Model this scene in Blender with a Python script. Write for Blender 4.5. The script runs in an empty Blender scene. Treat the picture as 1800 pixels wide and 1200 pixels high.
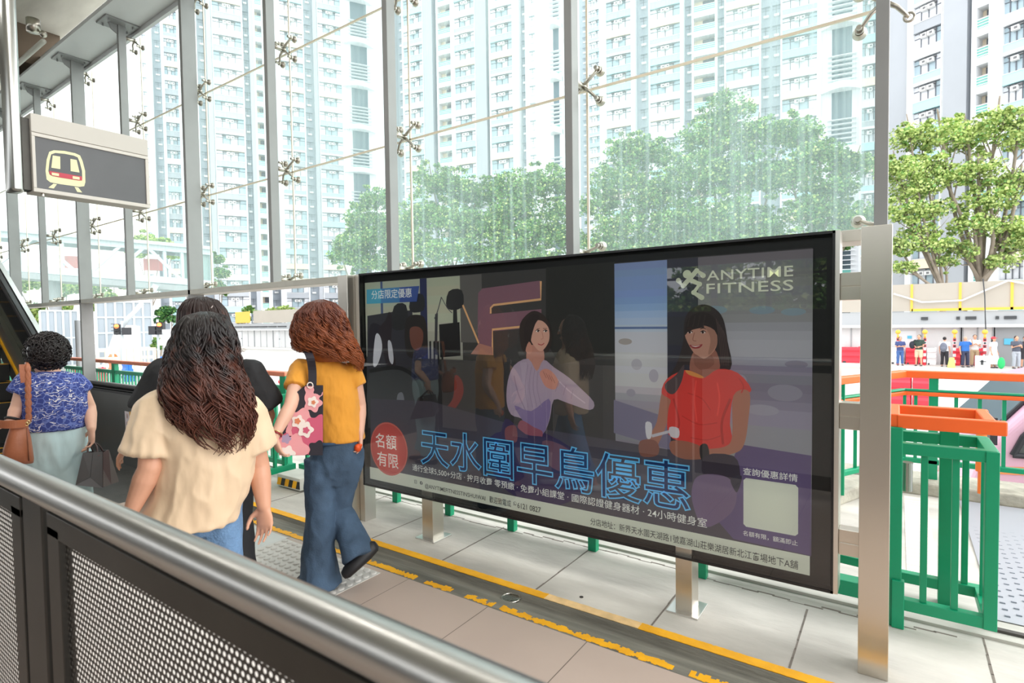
import bpy, bmesh, math, random
from math import sin, cos, pi, radians as rad
from mathutils import Vector, Matrix, noise
from mathutils.geometry import tessellate_polygon
V = Vector
random.seed(11)
scn = bpy.context.scene
COL = scn.collection

# ------------------------------------------------------------------ camera, sky, lamps, exposure
EYE = V((0.0, 0.0, 1.545))
YAW, PITCH, ROLL, FPX = -0.606781148, -0.0352148252, -0.0137172155, 976.0946
_f = V((sin(YAW)*cos(PITCH), cos(YAW)*cos(PITCH), sin(PITCH)))
_r0 = V((cos(YAW), -sin(YAW), 0.0))
_u0 = _r0.cross(_f)
CR = cos(ROLL)*_r0 + sin(ROLL)*_u0
CU = -sin(ROLL)*_r0 + cos(ROLL)*_u0
CF = _f
cam = bpy.data.objects.new('camera', bpy.data.cameras.new('camera'))
COL.objects.link(cam)
cam.matrix_world = Matrix(((CR.x, CU.x, -CF.x, EYE.x), (CR.y, CU.y, -CF.y, EYE.y), (CR.z, CU.z, -CF.z, EYE.z), (0, 0, 0, 1)))
cam.data.sensor_width = 36.0
cam.data.lens = FPX*36.0/1800.0
cam.data.clip_start = 0.02
cam.data.clip_end = 600
cam.data.dof.use_dof = True
cam.data.dof.focus_distance = 3.9
cam.data.dof.aperture_fstop = 4.5
scn.camera = cam

SKY_STRENGTH = 1.75
world = bpy.data.worlds.new('overcast_sky'); scn.world = world
world.use_nodes = True
_nt = world.node_tree; _nt.nodes.clear()
_o = _nt.nodes.new('ShaderNodeOutputWorld'); _b = _nt.nodes.new('ShaderNodeBackground')
_tc = _nt.nodes.new('ShaderNodeTexCoord'); _nz = _nt.nodes.new('ShaderNodeTexNoise'); _rp = _nt.nodes.new('ShaderNodeValToRGB')
_nz.inputs['Scale'].default_value = 2.0
_rp.color_ramp.elements[0].position = 0.3; _rp.color_ramp.elements[0].color = (0.88, 0.93, 0.98, 1)
_rp.color_ramp.elements[1].position = 0.7; _rp.color_ramp.elements[1].color = (1.0, 1.0, 0.99, 1)
_nt.links.new(_tc.outputs['Generated'], _nz.inputs['Vector']); _nt.links.new(_nz.outputs['Fac'], _rp.inputs['Fac'])
_nt.links.new(_rp.outputs['Color'], _b.inputs['Color']); _nt.links.new(_b.outputs['Background'], _o.inputs['Surface'])
_b.inputs['Strength'].default_value = SKY_STRENGTH

scn.view_settings.view_transform = 'Standard'
scn.view_settings.look = 'None'
scn.view_settings.exposure = 0.56
scn.view_settings.gamma = 1.0
scn.view_settings.use_curve_mapping = False
scn.cycles.max_bounces = 10
scn.cycles.transparent_max_bounces = 24
scn.cycles.sample_clamp_indirect = 6.0
FILL_POWER = 18.0

sun = bpy.data.objects.new('hazy_sun', bpy.data.lights.new('hazy_sun', 'SUN')); COL.objects.link(sun)
sun.data.energy = 2.1; sun.data.angle = rad(70); sun.data.color = (1.0, .97, .93)
sun.rotation_euler = V((-0.78, -0.42, -0.48)).to_track_quat('-Z', 'Y').to_euler()

# ------------------------------------------------------------------ helpers
def ray(x, y):
    return CR*((x-900.0)/FPX) - CU*((y-600.0)/FPX) + CF
def onY(x, y, Y):
    d = ray(x, y); return EYE + d*((Y-EYE.y)/d.y)
def onX(x, y, X):
    d = ray(x, y); return EYE + d*((X-EYE.x)/d.x)
def onZ(x, y, Z=0.0):
    d = ray(x, y); return EYE + d*((Z-EYE.z)/d.z)
def at(x, y, D):                      # a point seen at (x, y) that lies D metres away, measured on the ground
    d = ray(x, y); return EYE + d*(D/math.hypot(d.x, d.y))

ORG = {}
def org(o):
    return ORG.get(o.name, V((0, 0, 0)))
def tag(o, label=None, cat=None, group=None, kind=None):
    if label: o['label'] = label
    if cat: o['category'] = cat
    if group: o['group'] = group
    if kind: o['kind'] = kind
    return o
def thing(name, loc, label, cat, group=None, kind=None):
    o = bpy.data.objects.new(name, None); COL.objects.link(o)
    o.location = loc; o.empty_display_size = 0.1
    ORG[o.name] = V(loc)
    return tag(o, label, cat, group, kind)
def copy_tree(o, parent=None):
    c = o.copy(); COL.objects.link(c)
    if parent: c.parent = parent
    for ch in list(o.children): copy_tree(ch, c)
    return c
def link_mesh(name, me, parent=None, origin=None):
    ob = bpy.data.objects.new(name, me); COL.objects.link(ob)
    if parent is not None:
        b = org(parent); me.transform(Matrix.Translation(-b)); ob.parent = parent; ORG[ob.name] = b
    else:
        b = V(origin) if origin is not None else V((0, 0, 0))
        me.transform(Matrix.Translation(-b)); ob.location = b; ORG[ob.name] = b
    return ob

class MB:
    def __init__(s): s.v = []; s.f = []; s.m = []; s.cur = 0
    def mat(s, i): s.cur = i; return s
    def add(s, vs, fs):
        n = len(s.v); s.v.extend(tuple(v) for v in vs)
        s.f.extend(tuple(i+n for i in f) for f in fs); s.m.extend([s.cur]*len(fs)); return s
    def box(s, x0, y0, z0, x1, y1, z1):
        if x0 > x1: x0, x1 = x1, x0
        if y0 > y1: y0, y1 = y1, y0
        if z0 > z1: z0, z1 = z1, z0
        return s.add([(x0,y0,z0),(x1,y0,z0),(x1,y1,z0),(x0,y1,z0),(x0,y0,z1),(x1,y0,z1),(x1,y1,z1),(x0,y1,z1)],
                     [(0,3,2,1),(4,5,6,7),(0,1,5,4),(1,2,6,5),(2,3,7,6),(3,0,4,7)])
    def obox(s, c, a, b, d):           # centre and three half-axes
        c, a, b, d = V(c), V(a), V(b), V(d)
        if a.cross(b).dot(d) < 0: d = -d
        P = [c-a-b-d, c+a-b-d, c+a+b-d, c-a+b-d, c-a-b+d, c+a-b+d, c+a+b+d, c-a+b+d]
        return s.add(P, [(0,3,2,1),(4,5,6,7),(0,1,5,4),(1,2,6,5),(2,3,7,6),(3,0,4,7)])
    def bar(s, p0, p1, w, h, up=(0,0,1)):   # a rectangular bar from p0 to p1
        p0, p1 = V(p0), V(p1); d = p1-p0; up = V(up)
        if abs(d.normalized().dot(up)) > 0.98: up = V((0,1,0))
        r = d.cross(up).normalized(); u = r.cross(d).normalized()
        return s.obox((p0+p1)/2, d/2, r*w/2, u*h/2)
    def tube(s, pts, r, n=8, cap=True):
        pts = [V(p) for p in pts]; k = len(pts)
        rs = r if isinstance(r, (list, tuple)) else [r]*k
        rings = []; prev = None
        for i, p in enumerate(pts):
            t = (pts[min(i+1, k-1)]-pts[max(i-1, 0)])
            t = t.normalized() if t.length > 1e-9 else V((0,0,1))
            if prev is None:
                a = V((0,0,1)) if abs(t.z) < 0.9 else V((1,0,0)); u = t.cross(a).normalized()
            else:
                u = (prev - t*prev.dot(t)); u = u.normalized() if u.length > 1e-6 else t.orthogonal().normalized()
            prev = u; w = t.cross(u)
            rings.append([p+(u*cos(2*pi*j/n)+w*sin(2*pi*j/n))*rs[i] for j in range(n)])
        return s.loft(rings, cap)
    def loft(s, rings, cap=True):
        n = len(rings[0]); vs = [p for R in rings for p in R]; fs = []
        for i in range(len(rings)-1):
            for j in range(n):
                a = i*n+j; b = i*n+(j+1) % n
                fs.append((a, b, b+n, a+n))
        if cap: fs.append(tuple(range(n-1, -1, -1))); fs.append(tuple((len(rings)-1)*n+j for j in range(n)))
        return s.add(vs, fs)
    def cyl(s, p0, p1, r, n=16, r1=None): return s.tube([p0, p1], [r, r if r1 is None else r1], n)
    def ell(s, c, a, b, d, nu=16, nv=10):   # an ellipsoid with three half-axis vectors
        c, a, b, d = V(c), V(a), V(b), V(d)
        if a.cross(b).dot(d) < 0: a = -a
        vs = [c-d]; fs = []
        for i in range(1, nv):
            t = -pi/2+pi*i/nv
            for j in range(nu):
                q = 2*pi*j/nu; vs.append(c+(a*cos(q)+b*sin(q))*cos(t)+d*sin(t))
        vs.append(c+d); top = len(vs)-1
        for j in range(nu):
            fs.append((0, 1+(j+1) % nu, 1+j)); o = 1+(nv-2)*nu; fs.append((o+j, o+(j+1) % nu, top))
        for i in range(nv-2):
            for j in range(nu):
                x = 1+i*nu+j; y = 1+i*nu+(j+1) % nu; fs.append((x, y, y+nu, x+nu))
        return s.add(vs, fs)
    def sph(s, c, r, nu=16, nv=10): return s.ell(c, (r,0,0), (0,r,0), (0,0,r), nu, nv)
    def limb(s, pts, rs, n=14):             # a tapered limb with round ends
        s.tube(pts, rs, n)
        for p, r in zip(pts, rs): s.sph(p, r, n, 8)
        return s
    def rings(s, spec, n=24):               # spec: (centre, half-axis a, half-axis b)
        R = [[V(c)+V(a)*cos(2*pi*j/n)+V(b)*sin(2*pi*j/n) for j in range(n)] for c, a, b in spec]
        if len(spec) > 1:
            ax = V(spec[1][0])-V(spec[0][0])
            if V(spec[0][1]).cross(V(spec[0][2])).dot(ax) < 0: R = [list(reversed(q)) for q in R]
        return s.loft(R, True)
    def poly(s, pts, ext):                  # a flat outline given thickness
        pts = [V(p) for p in pts]; ext = V(ext); n = len(pts)
        tri = tessellate_polygon([pts])
        nrm = V((0,0,0))
        for t in tri: nrm += (pts[t[1]]-pts[t[0]]).cross(pts[t[2]]-pts[t[0]])
        s_area = 1 if nrm.dot(ext) > 0 else -1
        fs = [];
        for t in tri:
            up = (pts[t[1]]-pts[t[0]]).cross(pts[t[2]]-pts[t[0]]).dot(ext) > 0
            a = tuple(t) if up else tuple(reversed(t))
            fs.append(tuple(i+n for i in a)); fs.append(tuple(reversed(a)))
        for i in range(n):
            j = (i+1) % n; q = (i, j, j+n, i+n)
            nm = V((0,0,0))
            fs.append(q if s._ccw(pts, ext) else tuple(reversed(q)))
        return s.add(pts+[p+ext for p in pts], fs)
    @staticmethod
    def _ccw(pts, ext):
        c = V((0,0,0)); k = len(pts)
        for i in range(k): c += pts[i].cross(pts[(i+1) % k])
        return c.dot(ext) > 0
    def mesh(s, name, mats=(), smooth=False):
        me = bpy.data.meshes.new(name); me.from_pydata(s.v, [], s.f); me.update()
        for m in mats: me.materials.append(m)
        if len(mats) > 1: me.polygons.foreach_set('material_index', s.m)
        if smooth: me.polygons.foreach_set('use_smooth', [True]*len(me.polygons))
        return me
    def build(s, name, mats, parent=None, smooth=False, bevel=0.0, origin=None, seg=2):
        if not isinstance(mats, (list, tuple)): mats = [mats]
        me = s.mesh(name, mats, smooth)
        ob = link_mesh(name, me, parent, origin)
        if bevel:
            b = ob.modifiers.new('bevel', 'BEVEL'); b.width = bevel; b.segments = seg; b.limit_method = 'ANGLE'; b.angle_limit = rad(40)
        elif smooth == 'auto':
            pass
        return ob

def auto_smooth(ob, ang=35):
    me = ob.data
    me.polygons.foreach_set('use_smooth', [True]*len(me.polygons))
    bm = bmesh.new(); bm.from_mesh(me)
    for e in bm.edges:
        if len(e.link_faces) == 2 and e.calc_face_angle(0) > rad(ang): e.smooth = False
    bm.to_mesh(me); bm.free()
    return ob

def lin(c):
    return tuple((x/12.92 if x <= 0.04045 else ((x+0.055)/1.055)**2.4) for x in c)
def rgb(r, g, b): return lin((r/255.0, g/255.0, b/255.0))

MATS = {}
def mat(name, col, rough=0.6, metal=0.0, var=0.0, vscale=8.0, bump=0.0, bscale=40.0, stretch=(1,1,1), spec=0.5, coat=0.0, emit=0.0, col2=None, sheen=0.0):
    if name in MATS: return MATS[name]
    m = bpy.data.materials.new(name); m.use_nodes = True; nt = m.node_tree
    p = nt.nodes['Principled BSDF']
    p.inputs['Base Color'].default_value = (*col, 1); p.inputs['Roughness'].default_value = rough
    p.inputs['Metallic'].default_value = metal; p.inputs['Specular IOR Level'].default_value = spec
    p.inputs['Coat Weight'].default_value = coat
    if sheen: p.inputs['Sheen Weight'].default_value = sheen
    if emit:
        p.inputs['Emission Color'].default_value = (*col, 1); p.inputs['Emission Strength'].default_value = emit
    if var or bump or col2:
        tc = nt.nodes.new('ShaderNodeTexCoord'); mp = nt.nodes.new('ShaderNodeMapping')
        mp.inputs['Scale'].default_value = stretch
        nt.links.new(tc.outputs['Object'], mp.inputs['Vector'])
    if var or col2:
        nz = nt.nodes.new('ShaderNodeTexNoise'); nz.inputs['Scale'].default_value = vscale; nz.inputs['Detail'].default_value = 5
        nt.links.new(mp.outputs['Vector'], nz.inputs['Vector'])
        rp = nt.nodes.new('ShaderNodeValToRGB')
        rp.color_ramp.elements[0].position = 0.32; rp.color_ramp.elements[1].position = 0.68
        lo = tuple(max(0, c*(1-var)) for c in col); hi = col2 if col2 else tuple(min(1, c*(1+var)) for c in col)
        rp.color_ramp.elements[0].color = (*lo, 1); rp.color_ramp.elements[1].color = (*hi, 1)
        nt.links.new(nz.outputs['Fac'], rp.inputs['Fac']); nt.links.new(rp.outputs['Color'], p.inputs['Base Color'])
    if bump:
        nb = nt.nodes.new('ShaderNodeTexNoise'); nb.inputs['Scale'].default_value = bscale; nb.inputs['Detail'].default_value = 4
        nt.links.new(mp.outputs['Vector'], nb.inputs['Vector'])
        bp = nt.nodes.new('ShaderNodeBump'); bp.inputs['Strength'].default_value = bump; bp.inputs['Distance'].default_value = 0.02
        nt.links.new(nb.outputs['Fac'], bp.inputs['Height']); nt.links.new(bp.outputs['Normal'], p.inputs['Normal'])
    MATS[name] = m
    return m
def N(m, kind, **kw):
    n = m.node_tree.nodes.new(kind)
    for k, v in kw.items(): setattr(n, k, v)
    return n
def math_node(m, op, a, b=None):
    n = m.node_tree.nodes.new('ShaderNodeMath'); n.operation = op
    for i, x in enumerate((a, b)):
        if x is None: continue
        if isinstance(x, (int, float)): n.inputs[i].default_value = x
        else: m.node_tree.links.new(x, n.inputs[i])
    return n.outputs[0]

def spline(pts, k=5, closed=True):
    n = len(pts); out = []
    pts = [V(p) for p in pts]
    for i in range(n if closed else n-1):
        p0 = pts[(i-1) % n] if closed else pts[max(i-1, 0)]; p1 = pts[i]
        p2 = pts[(i+1) % n]; p3 = pts[(i+2) % n] if closed else pts[min(i+2, n-1)]
        for j in range(k):
            t = j/k
            out.append(0.5*((2*p1)+(p2-p0)*t+(2*p0-5*p1+4*p2-p3)*t*t+(3*p1-p0-3*p2+p3)*t**3))
    if not closed: out.append(pts[-1])
    return out

def organic(name, mb, voxel, m, parent, smooth=2, fold=0.0, fscale=(6,6,3), seed=0, keep=None):
    """one continuous surface grown from overlapping volumes"""
    me0 = mb.mesh('tmp_solid'); ob = bpy.data.objects.new('tmp_solid', me0); COL.objects.link(ob)
    md = ob.modifiers.new('r', 'REMESH'); md.mode = 'VOXEL'; md.voxel_size = voxel; md.use_smooth_shade = True
    dg = bpy.context.evaluated_depsgraph_get()
    me = bpy.data.meshes.new_from_object(ob.evaluated_get(dg)); me.name = name
    bpy.data.objects.remove(ob); bpy.data.meshes.remove(me0)
    bm = bmesh.new(); bm.from_mesh(me)
    for _ in range(smooth): bmesh.ops.smooth_vert(bm, verts=bm.verts, factor=0.5, use_axis_x=True, use_axis_y=True, use_axis_z=True)
    if fold:
        bm.normal_update()
        for v in bm.verts:
            p = V((v.co.x*fscale[0]+seed, v.co.y*fscale[1], v.co.z*fscale[2]))
            d = noise.fractal(p, 0.9, 2.0, 3)
            v.co += v.normal*fold*(1-abs(d)*2.0)
    bm.to_mesh(me); bm.free()
    me.materials.clear(); me.materials.append(m)
    me.polygons.foreach_set('use_smooth', [True]*len(me.polygons))
    return link_mesh(name, me, parent)
# ------------------------------------------------------------------ materials
CONC = mat('concrete', rgb(192,188,180), 0.8, var=0.24, vscale=1.9, bump=0.25, bscale=18, stretch=(0.6,1.6,1))
CONC2 = mat('kerb_concrete', rgb(176,172,158), 0.9, var=0.22, vscale=7, bump=0.5, bscale=25)
GUT = mat('gutter_cement', rgb(120,118,108), 0.7, var=0.38, vscale=3.0, bump=0.3, bscale=30, stretch=(0.5,5,1))
DARKJ = mat('joint_dark', rgb(60,55,50), 0.9)
CEIL = mat('ceiling_concrete', rgb(216,216,204), 0.85, var=0.12, vscale=1.2, bump=0.15, stretch=(1,3,1))
BEAMD = mat('beam_concrete_shaded', rgb(96,84,70), 0.9, var=0.25, vscale=2.0, stretch=(1,1,0.3))  # shadow on the cross beams is put into this dark concrete colour
WPAINT = mat('white_steel_paint', rgb(232,234,238), 0.35, var=0.03, vscale=3)
FINP = mat('fin_paint', rgb(138,139,138), 0.4, var=0.05, vscale=4)
STEEL = mat('brushed_steel', (0.66,0.62,0.55), 0.30, 1.0, bump=0.04, bscale=60, stretch=(40,40,0.6))
STEELR = mat('rail_steel', (0.46,0.45,0.43), 0.33, 1.0, bump=0.02, bscale=50, stretch=(0.5,30,30))
STEELD = mat('dark_steel', (0.075,0.072,0.066), 0.45, 1.0, var=0.15, vscale=3)
CAST = mat('cast_steel', (0.50,0.47,0.41), 0.3, 1.0)
BLACK = mat('black_gloss', (0.006,0.006,0.007), 0.12, 0.0)
BLACKM = mat('black_matt', (0.012,0.012,0.013), 0.5)
YELLOW = mat('road_yellow', rgb(250,178,20), 0.6, var=0.12, vscale=9, bump=0.2)
PALEY = mat('worn_yellow', rgb(232,196,140), 0.7, var=0.15, vscale=12)

def tile_material():
    m = mat('floor_tile', rgb(190,172,160), 0.38, var=0.05, vscale=1.5)
    nt = m.node_tree; p = nt.nodes['Principled BSDF']
    src = p.inputs['Base Color'].links[0].from_socket
    tc = N(m, 'ShaderNodeTexCoord'); sx = N(m, 'ShaderNodeSeparateXYZ'); nt.links.new(tc.outputs['Object'], sx.inputs[0])
    fx = math_node(m, 'FRACT', math_node(m, 'DIVIDE', math_node(m, 'ADD', sx.outputs['X'], 30.0185), 0.6))
    fy = math_node(m, 'FRACT', math_node(m, 'DIVIDE', math_node(m, 'ADD', sx.outputs['Y'], 29.975), 0.6))
    line = math_node(m, 'MAXIMUM', math_node(m, 'LESS_THAN', fx, 0.008), math_node(m, 'LESS_THAN', fy, 0.008))
    mix = N(m, 'ShaderNodeMix', data_type='RGBA'); mix.inputs['B'].default_value = (*rgb(118,106,96), 1)
    nt.links.new(line, mix.inputs['Factor']); nt.links.new(src, mix.inputs['A']); nt.links.new(mix.outputs['Result'], p.inputs['Base Color'])
    return m
TILE = tile_material()

# ------------------------------------------------------------------ floor, gutter, platform
def structure(o): o['kind'] = 'structure'; return o
f = MB(); f.box(-5.6, -9, -0.35, 4, 2.35, 0)
structure(f.build('floor', TILE))
# landing plates of dark steel in front of the escalator and one pale plate beside them
PLATE = mat('landing_plate', rgb(84,84,82), 0.45, 0.3, var=0.2, vscale=5, bump=0.2, bscale=90)
f = MB(); f.box(-16, -9, -0.35, -5.6, 2.62, 0)
structure(f.build('floor', PLATE))
f = MB(); f.box(-4.75, 1.70, 0.0, -3.62, 2.33, 0.004); f.box(-4.4, 1.2, 0, -3.62, 1.69, 0.004)
tag(f.build('floor_plate', mat('pale_plate', rgb(214,214,212), 0.4, 0.2, var=0.04), bevel=0.002), 'pale grey metal floor plate between the tiles and the escalator landing', 'floor plate')
# gutter: a shallow trough
f = MB(); prof = [(2.35,0.0),(2.415,0.0),(2.45,-0.008),(2.52,-0.03),(2.575,-0.028),(2.59,-0.004),(2.6,0.0)]
for (y0,z0),(y1,z1) in zip(prof, prof[1:]):
    f.add([(-5.6,y0,z0),(4,y0,z0),(4,y1,z1),(-5.6,y1,z1)], [(0,1,2,3)])
f.add([(-5.6,2.35,-.3),(4,2.35,-.3),(4,2.6,-.3),(-5.6,2.6,-.3)], [(3,2,1,0)])
structure(f.build('floor', GUT, smooth=True))
f = MB(); f.box(-30, 2.6, -1.5, 8, 3.42, 0.0); f.box(-30, 3.42, -1.5, 8, 6.3, 0.015)
f.mat(1)
for x, y1 in ((-0.379,3.2),(-1.01,3.02),(-1.70,3.3),(-2.42,3.3),(-3.1,3.4),(-3.75,3.4),(-4.5,3.4),(0.35,3.4)):
    y = 2.66
    while y < y1:
        f.box(x-0.004+random.uniform(-.002,.002), y, -0.002, x+0.005, y+0.09, 0.0012); y += 0.085
y = 0
x = -4.0
while x < 0.2:
    yy = 3.34+0.03*sin(x*3)+random.uniform(-.012,.012); f.box(x, yy, -.002, x+0.09, yy+random.uniform(.004,.014), 0.0012); x += 0.08
structure(f.build('floor', [CONC, mat('crack', rgb(120,112,104), 0.9)]))
# kerb upstand at the platform edge
f = MB(); f.box(-0.62, 5.85, 0.012, 8, 6.3, 0.12); f.bar((-0.2,6.05,0.066),(-0.95,4.2,0.066),0.34,0.108)
structure(f.build('trim_1', CONC2, bevel=0.015))
# outdoor paving: a brick strip and a grey studded ramp
f = MB(); f.box(0.06, 3.95, 0.015, 0.215, 5.75, 0.019)
f.mat(1); y = 4.0
while y < 5.7: f.box(0.06, y, 0.018, 0.215, y+0.006, 0.0196); y += 0.075
tag(f.build('brick_strip', [mat('pale_brick', rgb(236,222,208), .8, var=.06), DARKJ and mat('brick_joint', rgb(205,180,165), .9)]), 'narrow strip of pale pink bricks set in the platform behind the green gate', 'paving')
f = MB(); f.add([(0.42,3.62,0.02),(3.5,3.62,0.02),(3.5,5.8,0.03),(0.43,5.8,0.03)], [(0,1,2,3)])
f.add([(0.42,3.62,0.014),(3.5,3.62,0.014),(3.5,5.8,0.014),(0.43,5.8,0.014)], [(3,2,1,0)])
f.mat(1)
for i in range(40):
    for j in range(26):
        x = 0.46+i*0.05; y = 3.68+j*0.08+(0.04 if i % 2 else 0)
        f.box(x, y, 0.02, x+0.022, y+0.010, 0.027)
tag(f.build('ramp_plate', [mat('ramp_grey', rgb(164,167,174), .5, .2), mat('ramp_stud', rgb(150,154,164), .4, .3)]), 'grey studded ramp plate on the platform right of the green gate', 'ramp')
f = MB(); f.bar((0.36,3.50,0.022),(3.0,3.50,0.022),0.03,0.014)
tag(f.build('drain_slot', mat('slot_dark', rgb(70,66,62), .6)), 'thin dark drain slot in the platform in front of the ramp plate', 'drain')
f = MB(); f.box(-200, 6.3, -1.6, 150, 130, -1.35)
structure(f.build('road', mat('road', rgb(190,188,184), 0.9, var=0.06, vscale=0.4)))
f = MB(); f.box(-200, 36.6, -1.36, 150, 40.2, -1.22)
structure(f.build('floor', mat('far_pavement', rgb(205,202,196), 0.9, var=0.05, vscale=0.6)))
f = MB(); f.box(-200, -60, -1.7, 150, -9, -1.35); f.box(-200, -9, -1.7, -16, 6.3, -1.35)
structure(f.build('road', MATS['road']))

def ragged(name, y0, y1, x0, x1, m, holes, rag, label):
    b = MB(); x = x0; st = 0.012
    while x < x1:
        e0 = y0+rag*(0.3+noise.fractal(V((x*30, 3.1, 0)),.8,2.2,3))*0.5; e1 = y1-rag*abs(noise.fractal(V((x*24, 9.7, 0)),.8,2.2,3))*1.5
        b.cur = 1 if (len(m) > 1 and -1.62 < x+0.15*noise.noise(V((x*6,0,0))) < -1.05) else 0
        if not any(a < x < c for a, c in holes) and e1-e0 > 0.006 and (rag < .02 or noise.noise(V((x*7+3, 1, 5))) > -0.36-(0.0 if x < -1 else -0.22)):
            b.box(x, e0, -0.001, x+st, e1, 0.0016)
        x += st
    return tag(b.build(name, m), label, 'floor marking', kind='stuff' if rag > .01 else None)
ragged('yellow_line', 2.356, 2.412, -5.4, 4, [YELLOW], [(-2.04,-2.0)], 0.026, 'worn and broken yellow line along the tile edge')
ragged('yellow_line', 2.592, 2.655, -5.4, 4, [YELLOW, PALEY], [], 0.004, 'solid yellow line along the edge of the concrete, beyond the gutter')

p = onZ(898,1052,-0.028); g = MB(); g.tube([(p.x,p.y,-0.03),(p.x,p.y,-0.024)], 0.052, 24)
g.mat(1)
for k in range(-3, 4):
    w = math.sqrt(max(0, .046**2-(k*.013)**2)); g.obox((p.x+k*.013, p.y, -0.0225), (.0042,0.002,0), (0.02*w/.046,w,0), (0,0,.003))
g.mat(2); g.tube([(p.x+.052*cos(a*pi/16), p.y+.052*sin(a*pi/16), -.022) for a in range(33)], .004, 6)
tag(g.build('floor_drain', [BLACKM, CAST, CAST]), 'small round slotted floor drain in the grey gutter', 'drain')
p = onZ(1022,1049.0,0.001); g = MB(); g.cyl((p.x,p.y,0),(p.x,p.y,.003),.011,12)
tag(g.build('bolt_cap', DARKJ), 'tiny dark round cap set in the concrete beyond the drain', 'cap')
# tactile tile with round studs
g = MB(); TX, TY = -3.62, 1.70
g.box(TX, TY, 0, TX+1.0, 2.31, 0.003)
for i in range(17):
    for j in range(10):
        x = TX+.04+i*.058; y = TY+.03+j*.061
        g.tube([(x,y,.003),(x,y,.010),(x,y,.0125)], [.022,.019,.012], 10)
tag(g.build('tactile_tile', mat('tactile_white', rgb(214,212,206), .6, var=.05)), 'white tactile paving with round studs under the woman in the mustard top', 'tactile paving')

# ------------------------------------------------------------------ roof: edge beam, slab, cross beams
f = MB(); f.box(-34, 2.77, 5.3, 7, 3.24, 5.335); f.box(-34, 2.95, 5.335, 7, 3.20, 5.6); f.box(-34, 3.20, 5.24, 7, 3.24, 5.44)
structure(f.build('trim_2', mat('soffit_paint', rgb(205,206,206), .5, var=.03, vscale=1)))
f = MB(); f.box(-34, -8, 6.0, 3.2, 3.24, 6.3); structure(f.build('ceiling', CEIL))
f = MB()
for x in (-10.55, -16.5, -22, -28): f.box(x-0.8, -8, 5.45, x, 3.2, 6.0)
structure(f.build('trim_3', BEAMD))
g = MB()
g.tube([(-9.36,2.66,5.36),(-10.2,2.66,5.36),(-16,2.66,5.36)], .032, 12)
tag(g.build('ceiling_pipe', mat('pipe_paint', rgb(200,200,190), .4), smooth=True), 'pale pipe running along under the dark roof beam at top left', 'pipe')
g = MB(); g.cyl((-8.6,2.35,5.12),(-8.6,2.35,5.27),.07,14); g.sph((-8.52,2.42,5.10),.04)
tag(g.build('pipe_bracket', CAST, smooth=True), 'round metal bracket at the end of the pale ceiling pipe', 'bracket')
# opposite side of the concourse, seen only in reflections: solid wall with an opening on one side
WALLB = mat('back_wall', rgb(58,58,56), .6, var=.2, vscale=1.5)
f = MB(); f.box(-34, -9.3, 0, -5.2, -9, 4.0); f.box(-5.2,-9.3,0, 7, -9, 1.75); f.box(-5.2,-9.3,2.95, 7,-9,4.0)
for x in (-3.9,-2.6,-1.3,0,1.5,3): f.box(x-.05,-9.28,1.75,x+.05,-9.02,2.95)
f.box(-5.2,-9.26,2.6,7,-9.2,2.66)
structure(f.build('wall_back', WALLB))

f = MB(); f.box(3.4,-9,0,3.6,-1.2,6.0); structure(f.build('blocking_wall_right', WALLB))  # unseen wall added to keep light off the fin fronts
# unseen lamps added under the slab to brighten the interior
def lamp(i, x, y, z=4.9, L=1.5):
    r = thing('added_ceiling_lamp', (x, y, z), 'unseen long white ceiling lamp added under the concrete ceiling to brighten the interior', 'ceiling lamp', 'added ceiling lamps')
    b = MB(); b.box(x-L/2, y-.1, z, x+L/2, y+.1, z+.08); b.build('housing', WPAINT, r)
    
    for q in (-.35,.35): b = MB(); b.cyl((x+L*q,y,z+.08),(x+L*q,y,6.0),.01,6); b.build('hanger', CAST, r)
    ld = bpy.data.lights.new('fill_light','AREA'); ld.shape='RECTANGLE'; ld.size=L; ld.size_y=.2; ld.energy=FILL_POWER; ld.color=(1,.97,.92)
    lo = bpy.data.objects.new('fill_light', ld); COL.objects.link(lo); lo.parent = r; lo.location=(0,0,-.005)
for i, (x, y) in enumerate(((-1.2,1.0),(-3.8,1.0),(-6.4,0.6),(1.4,.4))): lamp(i, x, y)

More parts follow.
